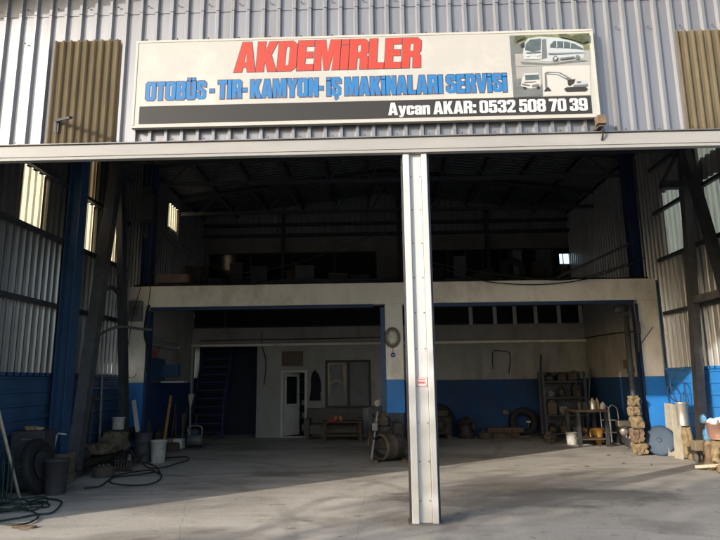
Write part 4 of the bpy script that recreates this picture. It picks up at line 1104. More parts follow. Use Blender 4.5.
# crate behind
cr = thing('wooden_crate', 'dirty wooden crate by the left wall behind the dark bin', 'crate', (-5.28, 9.98, 0), 0)
for k, z in enumerate((0.10, 0.26, 0.42)):
    MB().box(-0.22, 0.22, -0.15, -0.13, z - 0.07, z + 0.07).build('slat', M['sack'], cr)
    MB().box(0.20, 0.22, -0.128, 0.15, z - 0.07, z + 0.07).build('slat', M['sack'], cr)
    MB().box(-0.22, -0.20, -0.128, 0.15, z - 0.07, z + 0.07).build('slat', M['sack'], cr)
MB().box(-0.198, 0.198, -0.128, 0.15, 0.0, 0.4).build('contents', M['sack'], cr)
# bent white pipe
a, b, c = wy(51.5, 458, 9.78), wy(57.5, 433.5, 9.78), wy(66, 434.5, 9.76)
solo(MB().tube([(a.x - 0.05, 9.76, 0.0), a, b + Vector((-0.005, 0, -0.02)), b + Vector((0.02, 0, 0.003)), c], 0.014, 8), 'bent_pipe', M['frame_white'], 'thin white bent pipe standing by the wooden crate', 'pipe', (a.x - 0.05, 9.76, 0))
# leaning rod
a, b, c = wx(-3, 405, -5.1), fl(19, 496, 0.02), fl(29, 508, 0.02)
solo(MB().tube([a, b, c], 0.022, 8), 'leaning_rod', M['wood_pale'], 'long pale rod leaning at the far left edge', 'rod', b)
# green hose heap
p = fl(22, 512)
m = MB(); rh_ = random.Random(11)
for k in range(5):
    cx, cyy = p.x - 0.22 + rh_.uniform(-0.12, 0.14), p.y + 0.25 + rh_.uniform(-0.15, 0.15)
    ra, rb_ = rh_.uniform(0.24, 0.42), rh_.uniform(0.18, 0.34); ph = rh_.uniform(0, 6)
    m.tube([(cx + ra * math.cos(ph + 2 * PI * i / 12), cyy + rb_ * math.sin(ph + 2 * PI * i / 12), 0.02 + 0.012 * k + 0.02 * math.sin(i * 1.7 + k)) for i in range(12)], 0.011, 7, 0, 4, True)
a = fl(40, 500); b = fl(61, 505); c = fl(52, 514); d = fl(36, 516)
m.tube([p + Vector((-0.1, 0.2, 0.05)), a + Vector((0, 0, 0.02)), fl(58, 500, 0.02), b + Vector((0, 0, 0.018)), c + Vector((0, 0, 0.018)), d + Vector((0, 0, 0.018)), fl(18, 518, 0.018), fl(-8, 522, 0.018)], 0.011, 7, 0, 6)
m.tube([fl(0, 512, 0.018), fl(20, 508, 0.03), fl(38, 515, 0.018), fl(28, 523, 0.018), fl(4, 524, 0.018), fl(-12, 518, 0.018)], 0.011, 7, 0, 6)
for k in range(3):
    x0_ = -5.35 + k * 0.06
    m.tube([(x0_, 8.55, 0.05), (x0_ - 0.05, 8.5, 0.5), (x0_ + 0.02, 8.52, 0.78 - k * 0.03), (x0_ + 0.1, 8.5, 0.5), (x0_ + 0.16, 8.42, 0.04)], 0.011, 7, 0, 6)
solo(m, 'green_hose', M['green_hose'], 'tangled dark green hose heaped on the floor at far left', 'hose', (p.x, p.y, 0))
# flat scrap on the floor
p = fl(24, 528); 
solo(MB().rock((p.x, p.y, 0.012), 0.14, 0.05, 0.015, seed=9, rough=0.4), 'scrap_strip', M['stone_dark'], 'small reddish brown scrap lying in the sun at bottom left', 'scrap', (p.x, p.y, 0))
p = fl(47, 492)
solo(MB().rock((p.x - 0.03, p.y, 0.05), 0.10, 0.06, 0.05, seed=12, rough=0.5), 'crumpled_paper', M['cloth_white'], 'crumpled white paper at the foot of the dark bin', 'paper', (p.x, p.y, 0))

# sacks behind the gantry leg
for k, (dx, dy, z, sx_, sy_, sz_, lb) in enumerate(((-5.30, 11.6, 0.30, 0.26, 0.38, 0.13, 'upper dusty brown sack resting on the crane carriage'), (-5.28, 12.15, 0.44, 0.25, 0.28, 0.22, 'tall dusty brown sack standing inside the crane legs'))):
    z0_ = 0.272
    solo(MB().rock((dx, dy, z0_ + sz_ * 0.92), sx_, sy_, sz_, seed=20 + k, rough=0.22, cubic=0.6), 'sack', M['sack'], lb, 'sack', (dx, dy, z0_), 'sacks among the crane legs')
bucket('bucket', (-5.22, 12.1, 0.70), 0.13, 0.24, M['plastic_white'], 'white pail set on top of the tall sack', 'bucket')
# pump
p = fl(122, 468)
pu = thing('water_pump', 'small black pump with curved handle on the floor by the crane leg', 'pump', (p.x, p.y, 0), R(15))
mt = Matrix.Translation((-0.16, 0, 0.13)) @ Matrix.Rotation(PI / 2, 4, 'Y')
MB().lathe([(0.04, 0), (0.10, 0.01), (0.105, 0.04), (0.105, 0.22), (0.09, 0.24), (0.03, 0.25)], 20, 0, mt).build('motor', M['rubber'], pu)
MB().lathe([(0.02, 0.25), (0.13, 0.26), (0.13, 0.32), (0.03, 0.33)], 20, 0, mt).build('pump_housing', M['steel_grey'], pu)
MB().box(-0.18, 0.2, -0.12, 0.12, 0.0, 0.03).build('base_plate', M['steel_grey'], pu)
MB().tube([(0.0, 0, 0.23), (0.02, 0, 0.31), (0.12, 0, 0.33), (0.2, 0, 0.22), (0.2, 0, 0.05)], 0.018, 8, 0, 5).build('handle', M['rubber'], pu)

# drum, buckets, planks at the left pillar
p = fl(140, 463)
bd = thing('oil_drum', 'black oil drum standing in front of the left blue pillar', 'drum', (p.x, p.y + 0.12, 0))
MB().lathe([(0.18, 0), (0.185, 0.02), (0.18, 0.03), (0.18, 0.2), (0.187, 0.215), (0.18, 0.23), (0.18, 0.4), (0.187, 0.415), (0.18, 0.43), (0.18, 0.57), (0.185, 0.6), (0.17, 0.6), (0.165, 0.585), (0.001, 0.585)], 28).build('barrel', M['plastic_dark'], bd)
p = fl(156, 463)
bucket('bucket', (p.x, p.y + 0.1, 0), 0.165, 0.44, M['plastic_white'], 'large stained white pail right of the black drum', 'bucket')
p = fl(163, 452); q = wy(171, 396, p.y + 0.75)
solo(MB().bar((p.x, p.y, 0.02), q, 0.06, 0.035), 'wooden_plank', M['wood_orange'], 'orange wooden plank leaning on the blue wall behind the white pail', 'plank', (p.x, p.y, 0))
a, b = wy(127, 401, 12.85), wy(134, 432, 12.75)
solo(MB().bar((b.x + 0.12, 12.75, 0.0), (b.x + 0.0, 12.95, b.z), 0.06, 0.05).bar((b.x + 0.0, 12.95, b.z + 0.005), (a.x, 13.2, a.z), 0.09, 0.03), 'leaning_board', M['frame_white'], 'pale board leaning upright against the left pillar', 'board', (b.x, 12.75, 0))
p = fl(171, 449)
solo(MB().box(p.x - 0.14, p.x + 0.05, p.y, p.y + 0.3, 0, 0.25, bev=0.008).box(p.x + 0.055, p.x + 0.27, p.y - 0.02, p.y + 0.25, 0.0, 0.24, mi=1, bev=0.006).box(p.x + 0.11, p.x + 0.20, p.y - 0.024, p.y - 0.0205, 0.09, 0.16, mi=2), 'carton', [M['cardboard'], M['cloth_white'], M['dark_ink']], 'brown and white carton with a small dark print by the blue wall', 'carton', (p.x, p.y, 0))
p = fl(193, 449)
cn = thing('compressor', 'small grey compressor on the floor at the foot of the stairs', 'compressor', (p.x, p.y + 0.15, 0))
MB().lathe([(0.03, -0.2), (0.12, -0.18), (0.14, -0.12), (0.14, 0.12), (0.12, 0.18), (0.03, 0.2)], 22, 0, Matrix.Translation((0, 0, 0.2)) @ Matrix.Rotation(PI / 2, 4, 'Y')).build('tank', M['steel_grey'], cn)
MB().box(-0.1, 0.08, -0.08, 0.08, 0.335, 0.46, bev=0.02).build('motor', M['disc'], cn)
MB().tube([(-0.16, 0, 0.3), (-0.18, 0, 0.52), (0.14, 0, 0.52), (0.16, 0, 0.3)], 0.013, 6, 0, 4).build('handle', M['silver'], cn)
for x in (-0.13, 0.13):
    for y in (-0.09, 0.09): MB().box(x - 0.02, x + 0.02, y - 0.02, y + 0.02, 0, 0.1).build('foot', M['rubber'], cn)
# brooms and rods by the blue wall
rr = random.Random(5)
for k in range(6):
    x = -5.35 + k * 0.11; y = 15.4 + rr.uniform(-0.2, 0.5); hgt = rr.uniform(0.75, 1.1)
    lean = rr.uniform(-0.10, 0.08)
    solo(MB().tube([(x, y, 0), (x + lean, y + 0.12, hgt)], rr.uniform(0.014, 0.03), 7), 'scrap_bar', M['wood_dark'] if k % 2 else M['rust'], 'rusty bar standing among others against the blue left wall', 'bar', (x, y, 0), 'bars against the blue left wall')
p = fl(187, 447)
bm_ = thing('broom', 'broom standing bristles up beside the stairs', 'broom', (p.x - 0.03, p.y + 0.3, 0))
MB().tube([(0, 0, 0), (-0.03, 0.05, 1.0)], 0.014, 8).build('stick', M['wood_pale'], bm_)
MB().prism([(-0.05, 1.0), (-0.01, 1.0), (0.06, 1.32), (-0.10, 1.30)], 0.03, 0.08).build('bristles', M['wood_pale'], bm_)
# blue wall cabinet with rods on the left inner wall
wc = thing('wall_cabinet', 'blue wall cabinet with rods on top on the left inner wall', 'cabinet', (-5.42, 14.6, 1.66))
p = wy(160, 372, 14.2)
MB().box(-0.15, 0.02, -0.6, 0.5, 0.0, 0.55, bev=0.006).build('cabinet_body', M['blue'], wc)
MB().box(0.02, 0.42, 0.30, 0.5, 0.10, 0.40, bev=0.006).build('side_box', M['blue'], wc)
MB().box(0.02, 0.60, 0.25, 0.55, -0.05, -0.01).build('wall_shelf', M['frame_white'], wc)
m = MB()
for k in range(8): m.tube([(-0.1 + 0.01 * (k % 2), -0.5 + k * 0.11, 0.55), (-0.1 + 0.02 * math.sin(k * 2), -0.5 + k * 0.11, 0.74 + 0.10 * ((k * 37) % 5) / 5)], 0.012, 6)
m.build('rods', M['red'], wc)
# black hose loops
m = MB()
P_ = lambda x, y: fl(x, y, 0.02)
m.tube([P_(84, 488), P_(100, 486), P_(112, 478), P_(125, 476), P_(142, 474), P_(158, 472), P_(161, 478), P_(150, 484), P_(128, 485), P_(112, 483), P_(110, 479), P_(122, 474), P_(150, 470), P_(160, 474), P_(155, 466), P_(142, 461), P_(146, 457), P_(160, 459)], 0.011, 8, 0, 6)
m.tube([P_(142, 463), P_(150, 468), P_(165, 467), P_(178, 463), P_(188, 460), P_(187, 457), P_(176, 457), P_(160, 458)], 0.011, 8, 0, 6)
solo(m, 'air_hose', M['rubber'], 'thin black air hose looped over the floor near the left pillar', 'hose', P_(130, 478))
# meter box on the left pillar
mb_ = thing('meter_box', 'grey meter box high on the left pillar beside the beam', 'box', (-5.47, 13.22, 3.0))
MB().box(-0.15, 0.15, -0.06, 0.075, 0, 0.46, bev=0.01).build('box_body', M['blind'], mb_)
MB().box(-0.10, 0.10, -0.068, -0.0605, 0.12, 0.36).build('box_door', M['steel_grey'], mb_)
# glowing tube on a wire, standing in for a bright daylight gap
p = wy(126, 369, 12.9)
wl = thing('work_lamp', 'lit work lamp hanging on a wire by the left pillar', 'lamp', (p.x, 12.9, p.z))
MB().tube([(0, 0, -0.10), (0.004, 0, 0.06), (0.0, 0, 0.12)], 0.018, 8).build('tube_bulb', M['lit'], wl)
MB().tube([(0, 0, -0.12), (0.05, 0.01, -0.17), (0.17, 0.02, -0.18), (0.22, 0.03, -0.10)], 0.009, 6, 0, 5).build('cage_hook', M['steel_grey'], wl)
MB().tube([(0, 0, 0.12), (0.0, 0.05, 0.6), (0.08, 0.1, 1.4), (0.2, 0.3, 2.2)], 0.008, 6, 0, 5).build('cord', M['rubber'], wl)

# ---------------- right room clutter
m_ = fl(440, 436)
ob = thing('engine_block', 'greasy engine block on the floor beside the blue back wall', 'engine', (1.65, 17.0, 0), R(10))
MB().box(-0.36, 0.36, -0.25, 0.25, 0.12, 0.60, bev=0.04).build('block', M['grease'], ob)
MB().box(-0.30, 0.28, -0.16, 0.16, 0.60, 0.78, bev=0.04).build('cylinder_head', M['rust'], ob)
MB().lathe([(0.03, 0), (0.15, 0), (0.16, 0.03), (0.15, 0.07), (0.03, 0.07)], 20, 0, Matrix.Translation((0.0, -0.33, 0.36)) @ Matrix.Rotation(-PI / 2, 4, 'X')).build('flywheel', M['grease'], ob)
for x in (-0.25, 0.25): MB().box(x - 0.05, x + 0.05, -0.3, 0.3, 0, 0.119).build('skid', M['wood_dark'], ob)
gb = thing('gearbox', 'dark truck gearbox standing on end right of the engine block', 'gearbox', (2.45, 17.1, 0))
MB().lathe([(0.22, 0), (0.24, 0.03), (0.23, 0.2), (0.20, 0.26), (0.20, 0.44), (0.22, 0.45), (0.22, 0.48), (0.12, 0.50), (0.08, 0.58), (0.05, 0.6)], 18).build('casing', M['grease'], gb)
MB().box(0.12, 0.26, -0.08, 0.08, 0.25, 0.42, bev=0.02).build('shift_housing', M['grease'], gb)
MB().box(-0.24, 0.24, -0.02, 0.02, 0.035, 0.06).build('flange', M['rust'], gb)
ob2 = thing('parts_crate', 'dark parts crate beside the centre post against the back wall', 'crate', (1.05, 16.6, 0))
MB().box(-0.28, 0.28, -0.25, 0.25, 0, 0.42, bev=0.01).build('crate_body', M['wood_dark'], ob2)
for x in (-0.29, 0.29): MB().box(x - 0.012, x + 0.012, -0.26, 0.26, 0.3, 0.44).build('batten', M['wood_dark'], ob2)
for k, (x, y, z, l) in enumerate(((3.35, 17.0, 0.07, 0.55), (3.55, 17.15, 0.21, 0.5))):
    solo(MB().box(x - l, x + l, y - 0.12, y + 0.12, z - 0.069, z + 0.069, bev=0.01), 'timber_baulk', M['wood_dark'], 'brown timber baulk lying lowest by the blue back wall' if k == 0 else 'brown timber baulk lying on another by the back wall', 'timber', (x, y, z - 0.07), 'timber baulks by the back wall')
p = fl(534, 436)
stl = thing('stool', 'small white topped stool near the dark rack', 'stool', (p.x, p.y + 0.15, 0))
MB().lathe([(0.14, 0.36), (0.165, 0.37), (0.165, 0.41), (0.001, 0.415)], 22).build('seat', M['plastic_white'], stl)
for k in range(3):
    a = 2 * PI * k / 3 + 0.4; MB().tube([(0.09 * math.cos(a), 0.09 * math.sin(a), 0.36), (0.15 * math.cos(a), 0.15 * math.sin(a), 0)], 0.018, 8).build('leg', M['steel_grey'], stl)
solo(MB().lathe([(0.06, 0), (0.08, 0.03), (0.075, 0.12), (0.05, 0.13), (0.001, 0.13)], 16, 0, Matrix.Translation((p.x - 0.03, p.y + 0.15, 0.416))), 'oil_can', M['steel_dark'], 'dark oil can standing on the white topped stool', 'can', (p.x - 0.03, p.y + 0.15, 0.416))
# white hanging thing on the wall
p = wy(506, 412, 17.7)
solo(MB().rock((p.x, 17.72, p.z), 0.10, 0.06, 0.09, seed=31, rough=0.3), 'wall_light', M['steel_grey'], 'small grey fixture on the blue back wall above the timber', 'fixture', (p.x, 17.75, p.z))
# loop of cable on the wall
p = wy(502, 360, 17.76)
a, b, c, d = wy(493, 352, 17.77), wy(510, 354, 17.77), wy(508, 370, 17.77), wy(493, 369, 17.77)
solo(MB().tube([d, a, wy(501, 351, 17.77), b, c + Vector((0.02, 0, -0.1))], 0.012, 6, 0, 6), 'wall_cable', M['rubber'], 'loop of black cable fixed on the grey back wall', 'cable', d)
a, b = wy(541, 355, 17.76), wy(540.5, 377, 17.76)
solo(MB().tube([a, b], 0.03, 8), 'wall_tool', M['steel_dark'], 'narrow dark tool hanging on the grey back wall', 'tool', b)

# tall dark press / drill
dp = thing('parts_rack', 'tall dark rack crammed with greasy parts by the right inner wall', 'rack', (5.02, 16.5, 0))
for x in (-0.55, 0.55):
    for y in (-0.2, 0.2): MB().box(x - 0.03, x + 0.03, y - 0.03, y + 0.03, 0, 1.78).build('upright', M['steel_dark'], dp)
for z in (0.15, 0.62, 1.08, 1.50): MB().box(-0.52, 0.52, -0.23, 0.23, z, z + 0.03).build('shelf', M['steel_dark'], dp)
MB().box(-0.52, 0.52, 0.235, 0.25, 0.1, 1.78).build('back_sheet', M['steel_dark'], dp)
rk = random.Random(44)
for zi, z in enumerate((0.182, 0.652, 1.112, 1.532)):
    for k in range(3):
        x = 5.02 - 0.34 + k * 0.34 + rk.uniform(-0.04, 0.04); h_ = rk.uniform(0.14, 0.32); w = rk.uniform(0.09, 0.14)
        mm = M[('grease', 'rust', 'steel_grey', 'grease')[(zi + k) % 4]]
        if (zi + k) % 3 == 0: b_ = MB().lathe([(w * 0.5, 0), (w, 0.01), (w, h_ * 0.6), (w * 0.7, h_ * 0.7), (w * 0.4, h_), (0.001, h_)], 14, 0, Matrix.Translation((x, 16.45, z)))
        elif (zi + k) % 3 == 1: b_ = MB().box(x - w, x + w, 16.34, 16.58, z, z + h_, bev=0.02).box(x - w * 0.4, x + w * 0.5, 16.38, 16.52, z + h_, z + h_ + 0.06, bev=0.01)
        else: b_ = MB().rock((x, 16.46, z + h_ * 0.5), w, 0.12, h_ * 0.52, seed=400 + zi * 3 + k, rough=0.4, cubic=0.6)
        solo(b_, 'machine_part', mm, 'greasy machine part among others on the tall dark rack', 'machine part', (x, 16.46, z), 'parts on the tall dark rack')
# workbench
wb = thing('workbench', 'long dark workbench along the right inner wall', 'workbench', (5.28, 15.0, 0), R(4))
MB().box(-0.58, 0.20, -0.4, 0.4, 0.80, 0.86, bev=0.006).build('bench_top', M['wood_dark'], wb)
for x in (-0.52, 0.15):
    for y in (-0.34, 0.34): MB().box(x - 0.035, x + 0.035, y - 0.035, y + 0.035, 0, 0.799).build('leg', M['steel_dark'], wb)
MB().box(-0.48, 0.11, -0.36, 0.36, 0.16, 0.19).build('undershelf', M['wood_dark'], wb)
def can(x, y, z, r, h, m, label, name='spray_can', cat='can'):
    t = thing(name, label, cat, (x, y, z))
    MB().lathe([(r, 0), (r, h * 0.75), (r * 0.45, h * 0.86), (r * 0.4, h), (0.001, h)], 16).build('can_body', m, t)
    MB().lathe([(r * 0.3, h + 0.001), (r * 0.3, h + 0.03), (0.001, h + 0.03)], 10).build('nozzle', M['rubber'], t)
    return t
can(5.18, 14.72, 0.862, 0.075, 0.26, M['silver'], 'tall silver can on the middle of the workbench')
can(5.42, 14.72, 0.862, 0.06, 0.17, M['plastic_white'], 'short white bottle at the right end of the workbench', 'bottle', 'bottle')
can(5.31, 14.78, 0.862, 0.05, 0.25, M['cardboard'], 'brown bottle next to the white bottle on the workbench', 'bottle', 'bottle')
can(4.87, 14.72, 0.862, 0.04, 0.18, M['rust'], 'small rusty can at the left of the workbench')
vi = thing('bench_vise', 'dark bench vise at the left end of the workbench', 'vise', (5.02, 14.9, 0.862))
MB().box(-0.06, 0.06, -0.1, 0.1, 0, 0.06).box(-0.05, 0.05, -0.1, -0.03, 0.06, 0.16).build('fixed_jaw', M['steel_dark'], vi)
MB().box(-0.05, 0.05, 0.02, 0.08, 0.062, 0.16).build('moving_jaw', M['steel_dark'], vi)
MB().tube([(0.0, 0.08, 0.09), (0.0, 0.17, 0.09)], 0.014, 8).build('screw', M['steel_grey'], vi)
p = fl(574, 445)
bucket('bucket', (p.x, p.y + 0.1, 0), 0.15, 0.30, M['plastic_white'], 'greyish pail on the floor under the workbench', 'bucket')
p = fl(591, 440)
solo(MB().box(p.x - 0.12, p.x + 0.14, p.y + 0.05, p.y + 0.35, 0.0, 0.30, bev=0.006), 'carton', M['cardboard'], 'plain brown carton between the grey pail and the yellow jug', 'carton', (p.x, p.y + 0.2, 0))
p = fl(600, 445)
jg = thing('oil_jug', 'yellow plastic jug under the right end of the workbench', 'jug', (p.x, p.y + 0.05, 0.0))
MB().lathe([(0.06, 0), (0.075, 0.02), (0.09, 0.2), (0.155, 0.36), (0.16, 0.40), (0.145, 0.40), (0.07, 0.22), (0.001, 0.2)], 22).build('jug_body', M['yellow'], jg)
MB().tube([(-0.12, -0.02, 0.36), (-0.2, -0.03, 0.34), (-0.19, -0.03, 0.16), (-0.09, -0.02, 0.14)], 0.018, 8, 0, 5).build('handle', M['yellow'], jg)

# hand truck
p = fl(614, 444)
ht = thing('hand_truck', 'steel tube hand truck standing by the stone stack', 'hand truck', (p.x, p.y + 0.1, 0), R(-8))
for s in (-1, 1):
    pts = [(s * 0.10 - 0.12, -0.04, 0.03), (s * 0.10 - 0.12, 0.02, 0.7), (s * 0.10 - 0.12, 0.05, 0.82), (s * 0.10 - 0.04, 0.05, 0.92), (s * 0.10 + 0.06, 0.05, 0.88), (s * 0.10 + 0.10, 0.04, 0.74), (s * 0.10 + 0.10, -0.02, 0.05)]
    MB().tube(pts, 0.014, 8, 0, 5).build('tube_frame', M['chrome'], ht)
for z in (0.25, 0.55): MB().box(-0.22, 0.2, 0.0, 0.02, z, z + 0.03).build('crossbar', M['chrome'], ht)
MB().box(-0.24, 0.22, -0.2, -0.02, 0.0, 0.02).build('toe_plate', M['steel_grey'], ht)
for s in (-1, 1): MB().lathe([(0.02, 0), (0.085, 0), (0.09, 0.02), (0.085, 0.04), (0.02, 0.04)], 18, 0, Matrix.Translation((s * 0.26 - 0.02, 0.08, 0.09)) @ Matrix.Rotation(PI / 2, 4, 'Y')).build('wheel', M['rubber'], ht)
# grey engine with red cap near stack
p = fl(627, 445)
ge = thing('generator', 'small pale grey generator with a red cap left of the stone stack', 'generator', (p.x + 0.03, p.y + 0.12, 0), R(-10))
MB().box(-0.16, 0.16, -0.16, 0.16, 0.04, 0.26, bev=0.02).build('base', M['grease'], ge)
MB().box(-0.18, 0.12, -0.14, 0.14, 0.42, 0.58, bev=0.03).build('fuel_tank', M['silver'], ge)
MB().lathe([(0.03, 0), (0.11, 0.02), (0.12, 0.1), (0.03, 0.12)], 20, 0, Matrix.Translation((-0.05, -0.12, 0.34)) @ Matrix.Rotation(PI / 2, 4, 'X')).build('recoil_cover', M['silver'], ge)
MB().box(-0.1, 0.1, -0.1, 0.1, 0.26, 0.42, bev=0.02).build('cylinder', M['grease'], ge)
MB().rock((0.10, -0.17, 0.20), 0.07, 0.05, 0.07, seed=41, rough=0.1, cubic=0.3).build('cap', M['red'], ge)
for x in (-0.12, 0.12): MB().box(x - 0.02, x + 0.02, -0.15, 0.15, 0, 0.04).build('foot', M['rubber'], ge)

# stacked stone blocks and pipe
p = wy(640.5, 451, 13.0); p.z = 0
sxp, syp = p.x - 0.02, p.y + 0.05
z = 0.0
stl_ = [('stone', 0.19, 0.16, 0.13, 'lowest yellow stone of the stack beside the right blue pillar'), ('stone_dark', 0.16, 0.15, 0.15, 'dark brown stone second from the bottom of the stack'),
        ('stone', 0.165, 0.14, 0.14, 'yellow stone resting on the dark brown stone'), ('stone', 0.16, 0.14, 0.11, 'yellow stone second from the top of the stack'), ('stone', 0.14, 0.13, 0.11, 'topmost yellow stone of the stack beside the right blue pillar')]
for k, (mm, a, b, c, lb) in enumerate(stl_):
    dx = (0.03, -0.01, 0.02, -0.015, 0.0)[k]
    solo(MB().rock((sxp + dx, syp, z + c), a * 0.80, b * 0.85, c * 1.03, seed=50 + k, rough=0.24, cubic=1.0), 'stone_block', M[mm], lb, 'stone', (sxp + dx, syp, z), 'stones stacked beside the right pillar')
    z += 2 * c * 0.95
dpz = z
solo(MB().lathe([(0.06, 0), (0.06, 0.5), (0.075, 0.52), (0.075, 0.62), (0.06, 0.64), (0.055, 1.75), (0.001, 1.75)], 16, 0, Matrix.Translation((sxp + 0.01, syp + 0.02, dpz - 0.02))), 'exhaust_pipe', M['steel_dark'], 'dark upright pipe standing on the stone stack at the pillar edge', 'pipe', (sxp, syp, dpz))
# dark box lamp on the right inner wall
p = wx(628.5, 364, 6.18)
solo(MB().box(6.10, 6.195, p.y - 0.14, p.y + 0.14, p.z - 0.11, p.z + 0.11, bev=0.008), 'switch_box', M['board'], 'small dark brown box on the right inner wall', 'box', (6.19, p.y, p.z - 0.11))
p = wx(633, 371, 6.0)
solo(MB().rock((6.10, p.y - 0.3, p.z - 0.05), 0.07, 0.07, 0.09, seed=61, rough=0.1, cubic=0.1), 'wall_bulb', M['cloth_white'], 'white globe light beside the dark brown box', 'light', (6.15, p.y - 0.3, p.z - 0.12))

# blue sheet leaning on the right pillar, disc, planks, cylinder
a = fl(647, 451); b = fl(671, 448)
solo(MB().bar((6.02, YP - 0.30, 0.012), (6.06, YP - 0.03, 1.22), 0.46, 0.02), 'steel_plate', M['blue_bright'], 'bright blue steel plate leaning on the right pillar behind the disc', 'plate', (a.x + 0.2, a.y - 0.08, 0))
p = fl(661, 455); p = wy(662, 453, 12.88); p.z = 0
ds = thing('steel_disc', 'round blue grey steel disc leaning in front of the right pillar', 'disc', (p.x + 0.02, p.y + 0.02, 0))
mt = Matrix.Translation((0, 0.06, 0.30)) @ Matrix.Rotation(R(-38), 4, 'Z') @ Matrix.Rotation(R(74), 4, 'X')
MB().lathe([(0.001, 0.05), (0.06, 0.05), (0.22, 0.03), (0.28, 0.025), (0.31, 0.01), (0.31, -0.01), (0.27, -0.015), (0.001, 0.0)], 40, 0, mt).build('plate', M['disc'], ds)
MB().lathe([(0.05, 0.051), (0.05, 0.065), (0.035, 0.07), (0.001, 0.07)], 20, 0, mt).build('hub', M['disc'], ds)
for k, (px0, px1, pyb, pyt, lb) in enumerate(((672.3, 668.2, 456.5, 403.5, 'left of two weathered pale planks upright beside the disc'), (679.8, 675, 459.5, 405, 'right of two weathered pale planks upright beside the steel cylinder'))):
    p = fl(px0, pyb); q = wy(px1, pyt, p.y + 0.30)
    solo(MB().bar((p.x, p.y, 0.0), q, 0.150, 0.05), 'plank', M['wood_pale'], lb, 'plank', p, 'planks standing at the right wall')
p = wy(692.5, 459, 12.1); p.z = 0
solo(MB().rock((p.x, p.y + 0.1, 0.33), 0.085, 0.10, 0.34, seed=71, rough=0.3, cubic=0.8), 'stone_block', M['stone'], 'single rough yellow stone block carrying the steel cylinder', 'stone', (p.x, p.y + 0.1, 0))
cyl = thing('steel_cylinder', 'dull silver steel cylinder standing on the rough stone block', 'cylinder', (p.x - 0.05, p.y + 0.1, 0.655))
MB().lathe([(0.104, 0), (0.108, 0.02), (0.104, 0.03), (0.104, 0.42), (0.112, 0.43), (0.112, 0.455), (0.098, 0.455), (0.095, 0.4), (0.001, 0.4)], 26).build('shell', M['silver'], cyl)
m = MB()
m.tube([(-0.05, 0, 0.40), (-0.15, 0.05, 0.75), (-0.05, 0.1, 0.95), (0.12, 0.05, 0.8), (0.08, 0, 0.42)], 0.012, 6, 0, 6).tube([(0, 0.05, 0.4), (-0.2, 0.1, 0.62), (-0.1, 0.12, 0.8), (0.05, 0.1, 0.62), (0.0, 0.05, 0.4)], 0.012, 6, 0, 6)
m.v = [v + Vector(cyl.location) for v in m.v]
solo(m, 'cable_coil', M['blue_dark'], 'dark blue looped cable sticking out of the steel cylinder', 'cable', cyl.location)

# far right rubble, tub, bags
p = fl(718, 462)
rx_, ry_ = 6.08, 11.0
for k in range(9):
    a = random.Random(80 + k); x = 5.72 + a.uniform(0, 0.45); y = 10.75 + a.uniform(-0.5, 0.8); s = a.uniform(0.05, 0.11)
    solo(MB().rock((x, y, s * 0.8), s * 1.2, s, s * 0.85, seed=90 + k, rough=0.3, cubic=0.4, sub=2), 'rubble_stone', M['stone'] if k % 3 else M['stone_dark'], 'rough stone in the rubble at the far right wall', 'stone', (x, y, 0), 'rubble stones at the right wall')
solo(MB().rock((6.10, 11.22, 0.26), 0.20, 0.26, 0.27, seed=101, rough=0.25, cubic=0.6), 'rubble_sack', M['stone'], 'lumpy yellow sack under the faded red tub at far right', 'sack', (6.1, 11.22, 0))
tubt = bucket('tub', (6.10, 11.10, 0.50), 0.20, 0.30, M['pale_red'], 'faded red tub of white rubble at the far right wall', 'tub', None, False)
m = MB()
for k in range(7):
    a = random.Random(120 + k); m.rock((a.uniform(-0.13, 0.13), a.uniform(-0.13, 0.13), 0.29 + a.uniform(0, 0.05)), 0.07, 0.07, 0.06, seed=130 + k, rough=0.3, sub=2)
m.build('filling', M['cloth_white'], tubt)
m = MB()
p = wy(706, 424, 11.25)
for k in range(5):
    a = random.Random(150 + k); m.rock((p.x + a.uniform(-0.03, 0.05), 11.25 + a.uniform(-0.06, 0.06), 0.50 + 0.085 * k), 0.085 - 0.006 * k, 0.08, 0.085, seed=160 + k, rough=0.22, cubic=0.2)
solo(m, 'plastic_bag', M['glove'], 'crumpled light blue plastic bag between the crane leg and the red tub', 'bag', (p.x, 11.25, 0.43))
solo(MB().rock((p.x + 0.0, 11.2, 0.215), 0.10, 0.12, 0.22, seed=181, rough=0.3, cubic=0.7), 'stone_block', M['stone_dark'], 'brown stone block under the blue plastic bag', 'stone', (p.x, 11.2, 0))
p = wy(696, 447, 11.5)
solo(MB().box(p.x - 0.10, p.x + 0.09, 11.32, 11.5, 0.275, 0.46, bev=0.02), 'wood_block', M['wood_pale'], 'pale wood block at the foot of the right crane leg', 'block', (p.x, 11.4, 0.275))
solo(MB().bar((5.55, 10.95, 0.05), (6.15, 10.45, 0.16), 0.09, 0.05), 'timber_strip', M['wood_pale'], 'pale timber strip lying before the rubble at far right', 'timber', (5.55, 10.95, 0))

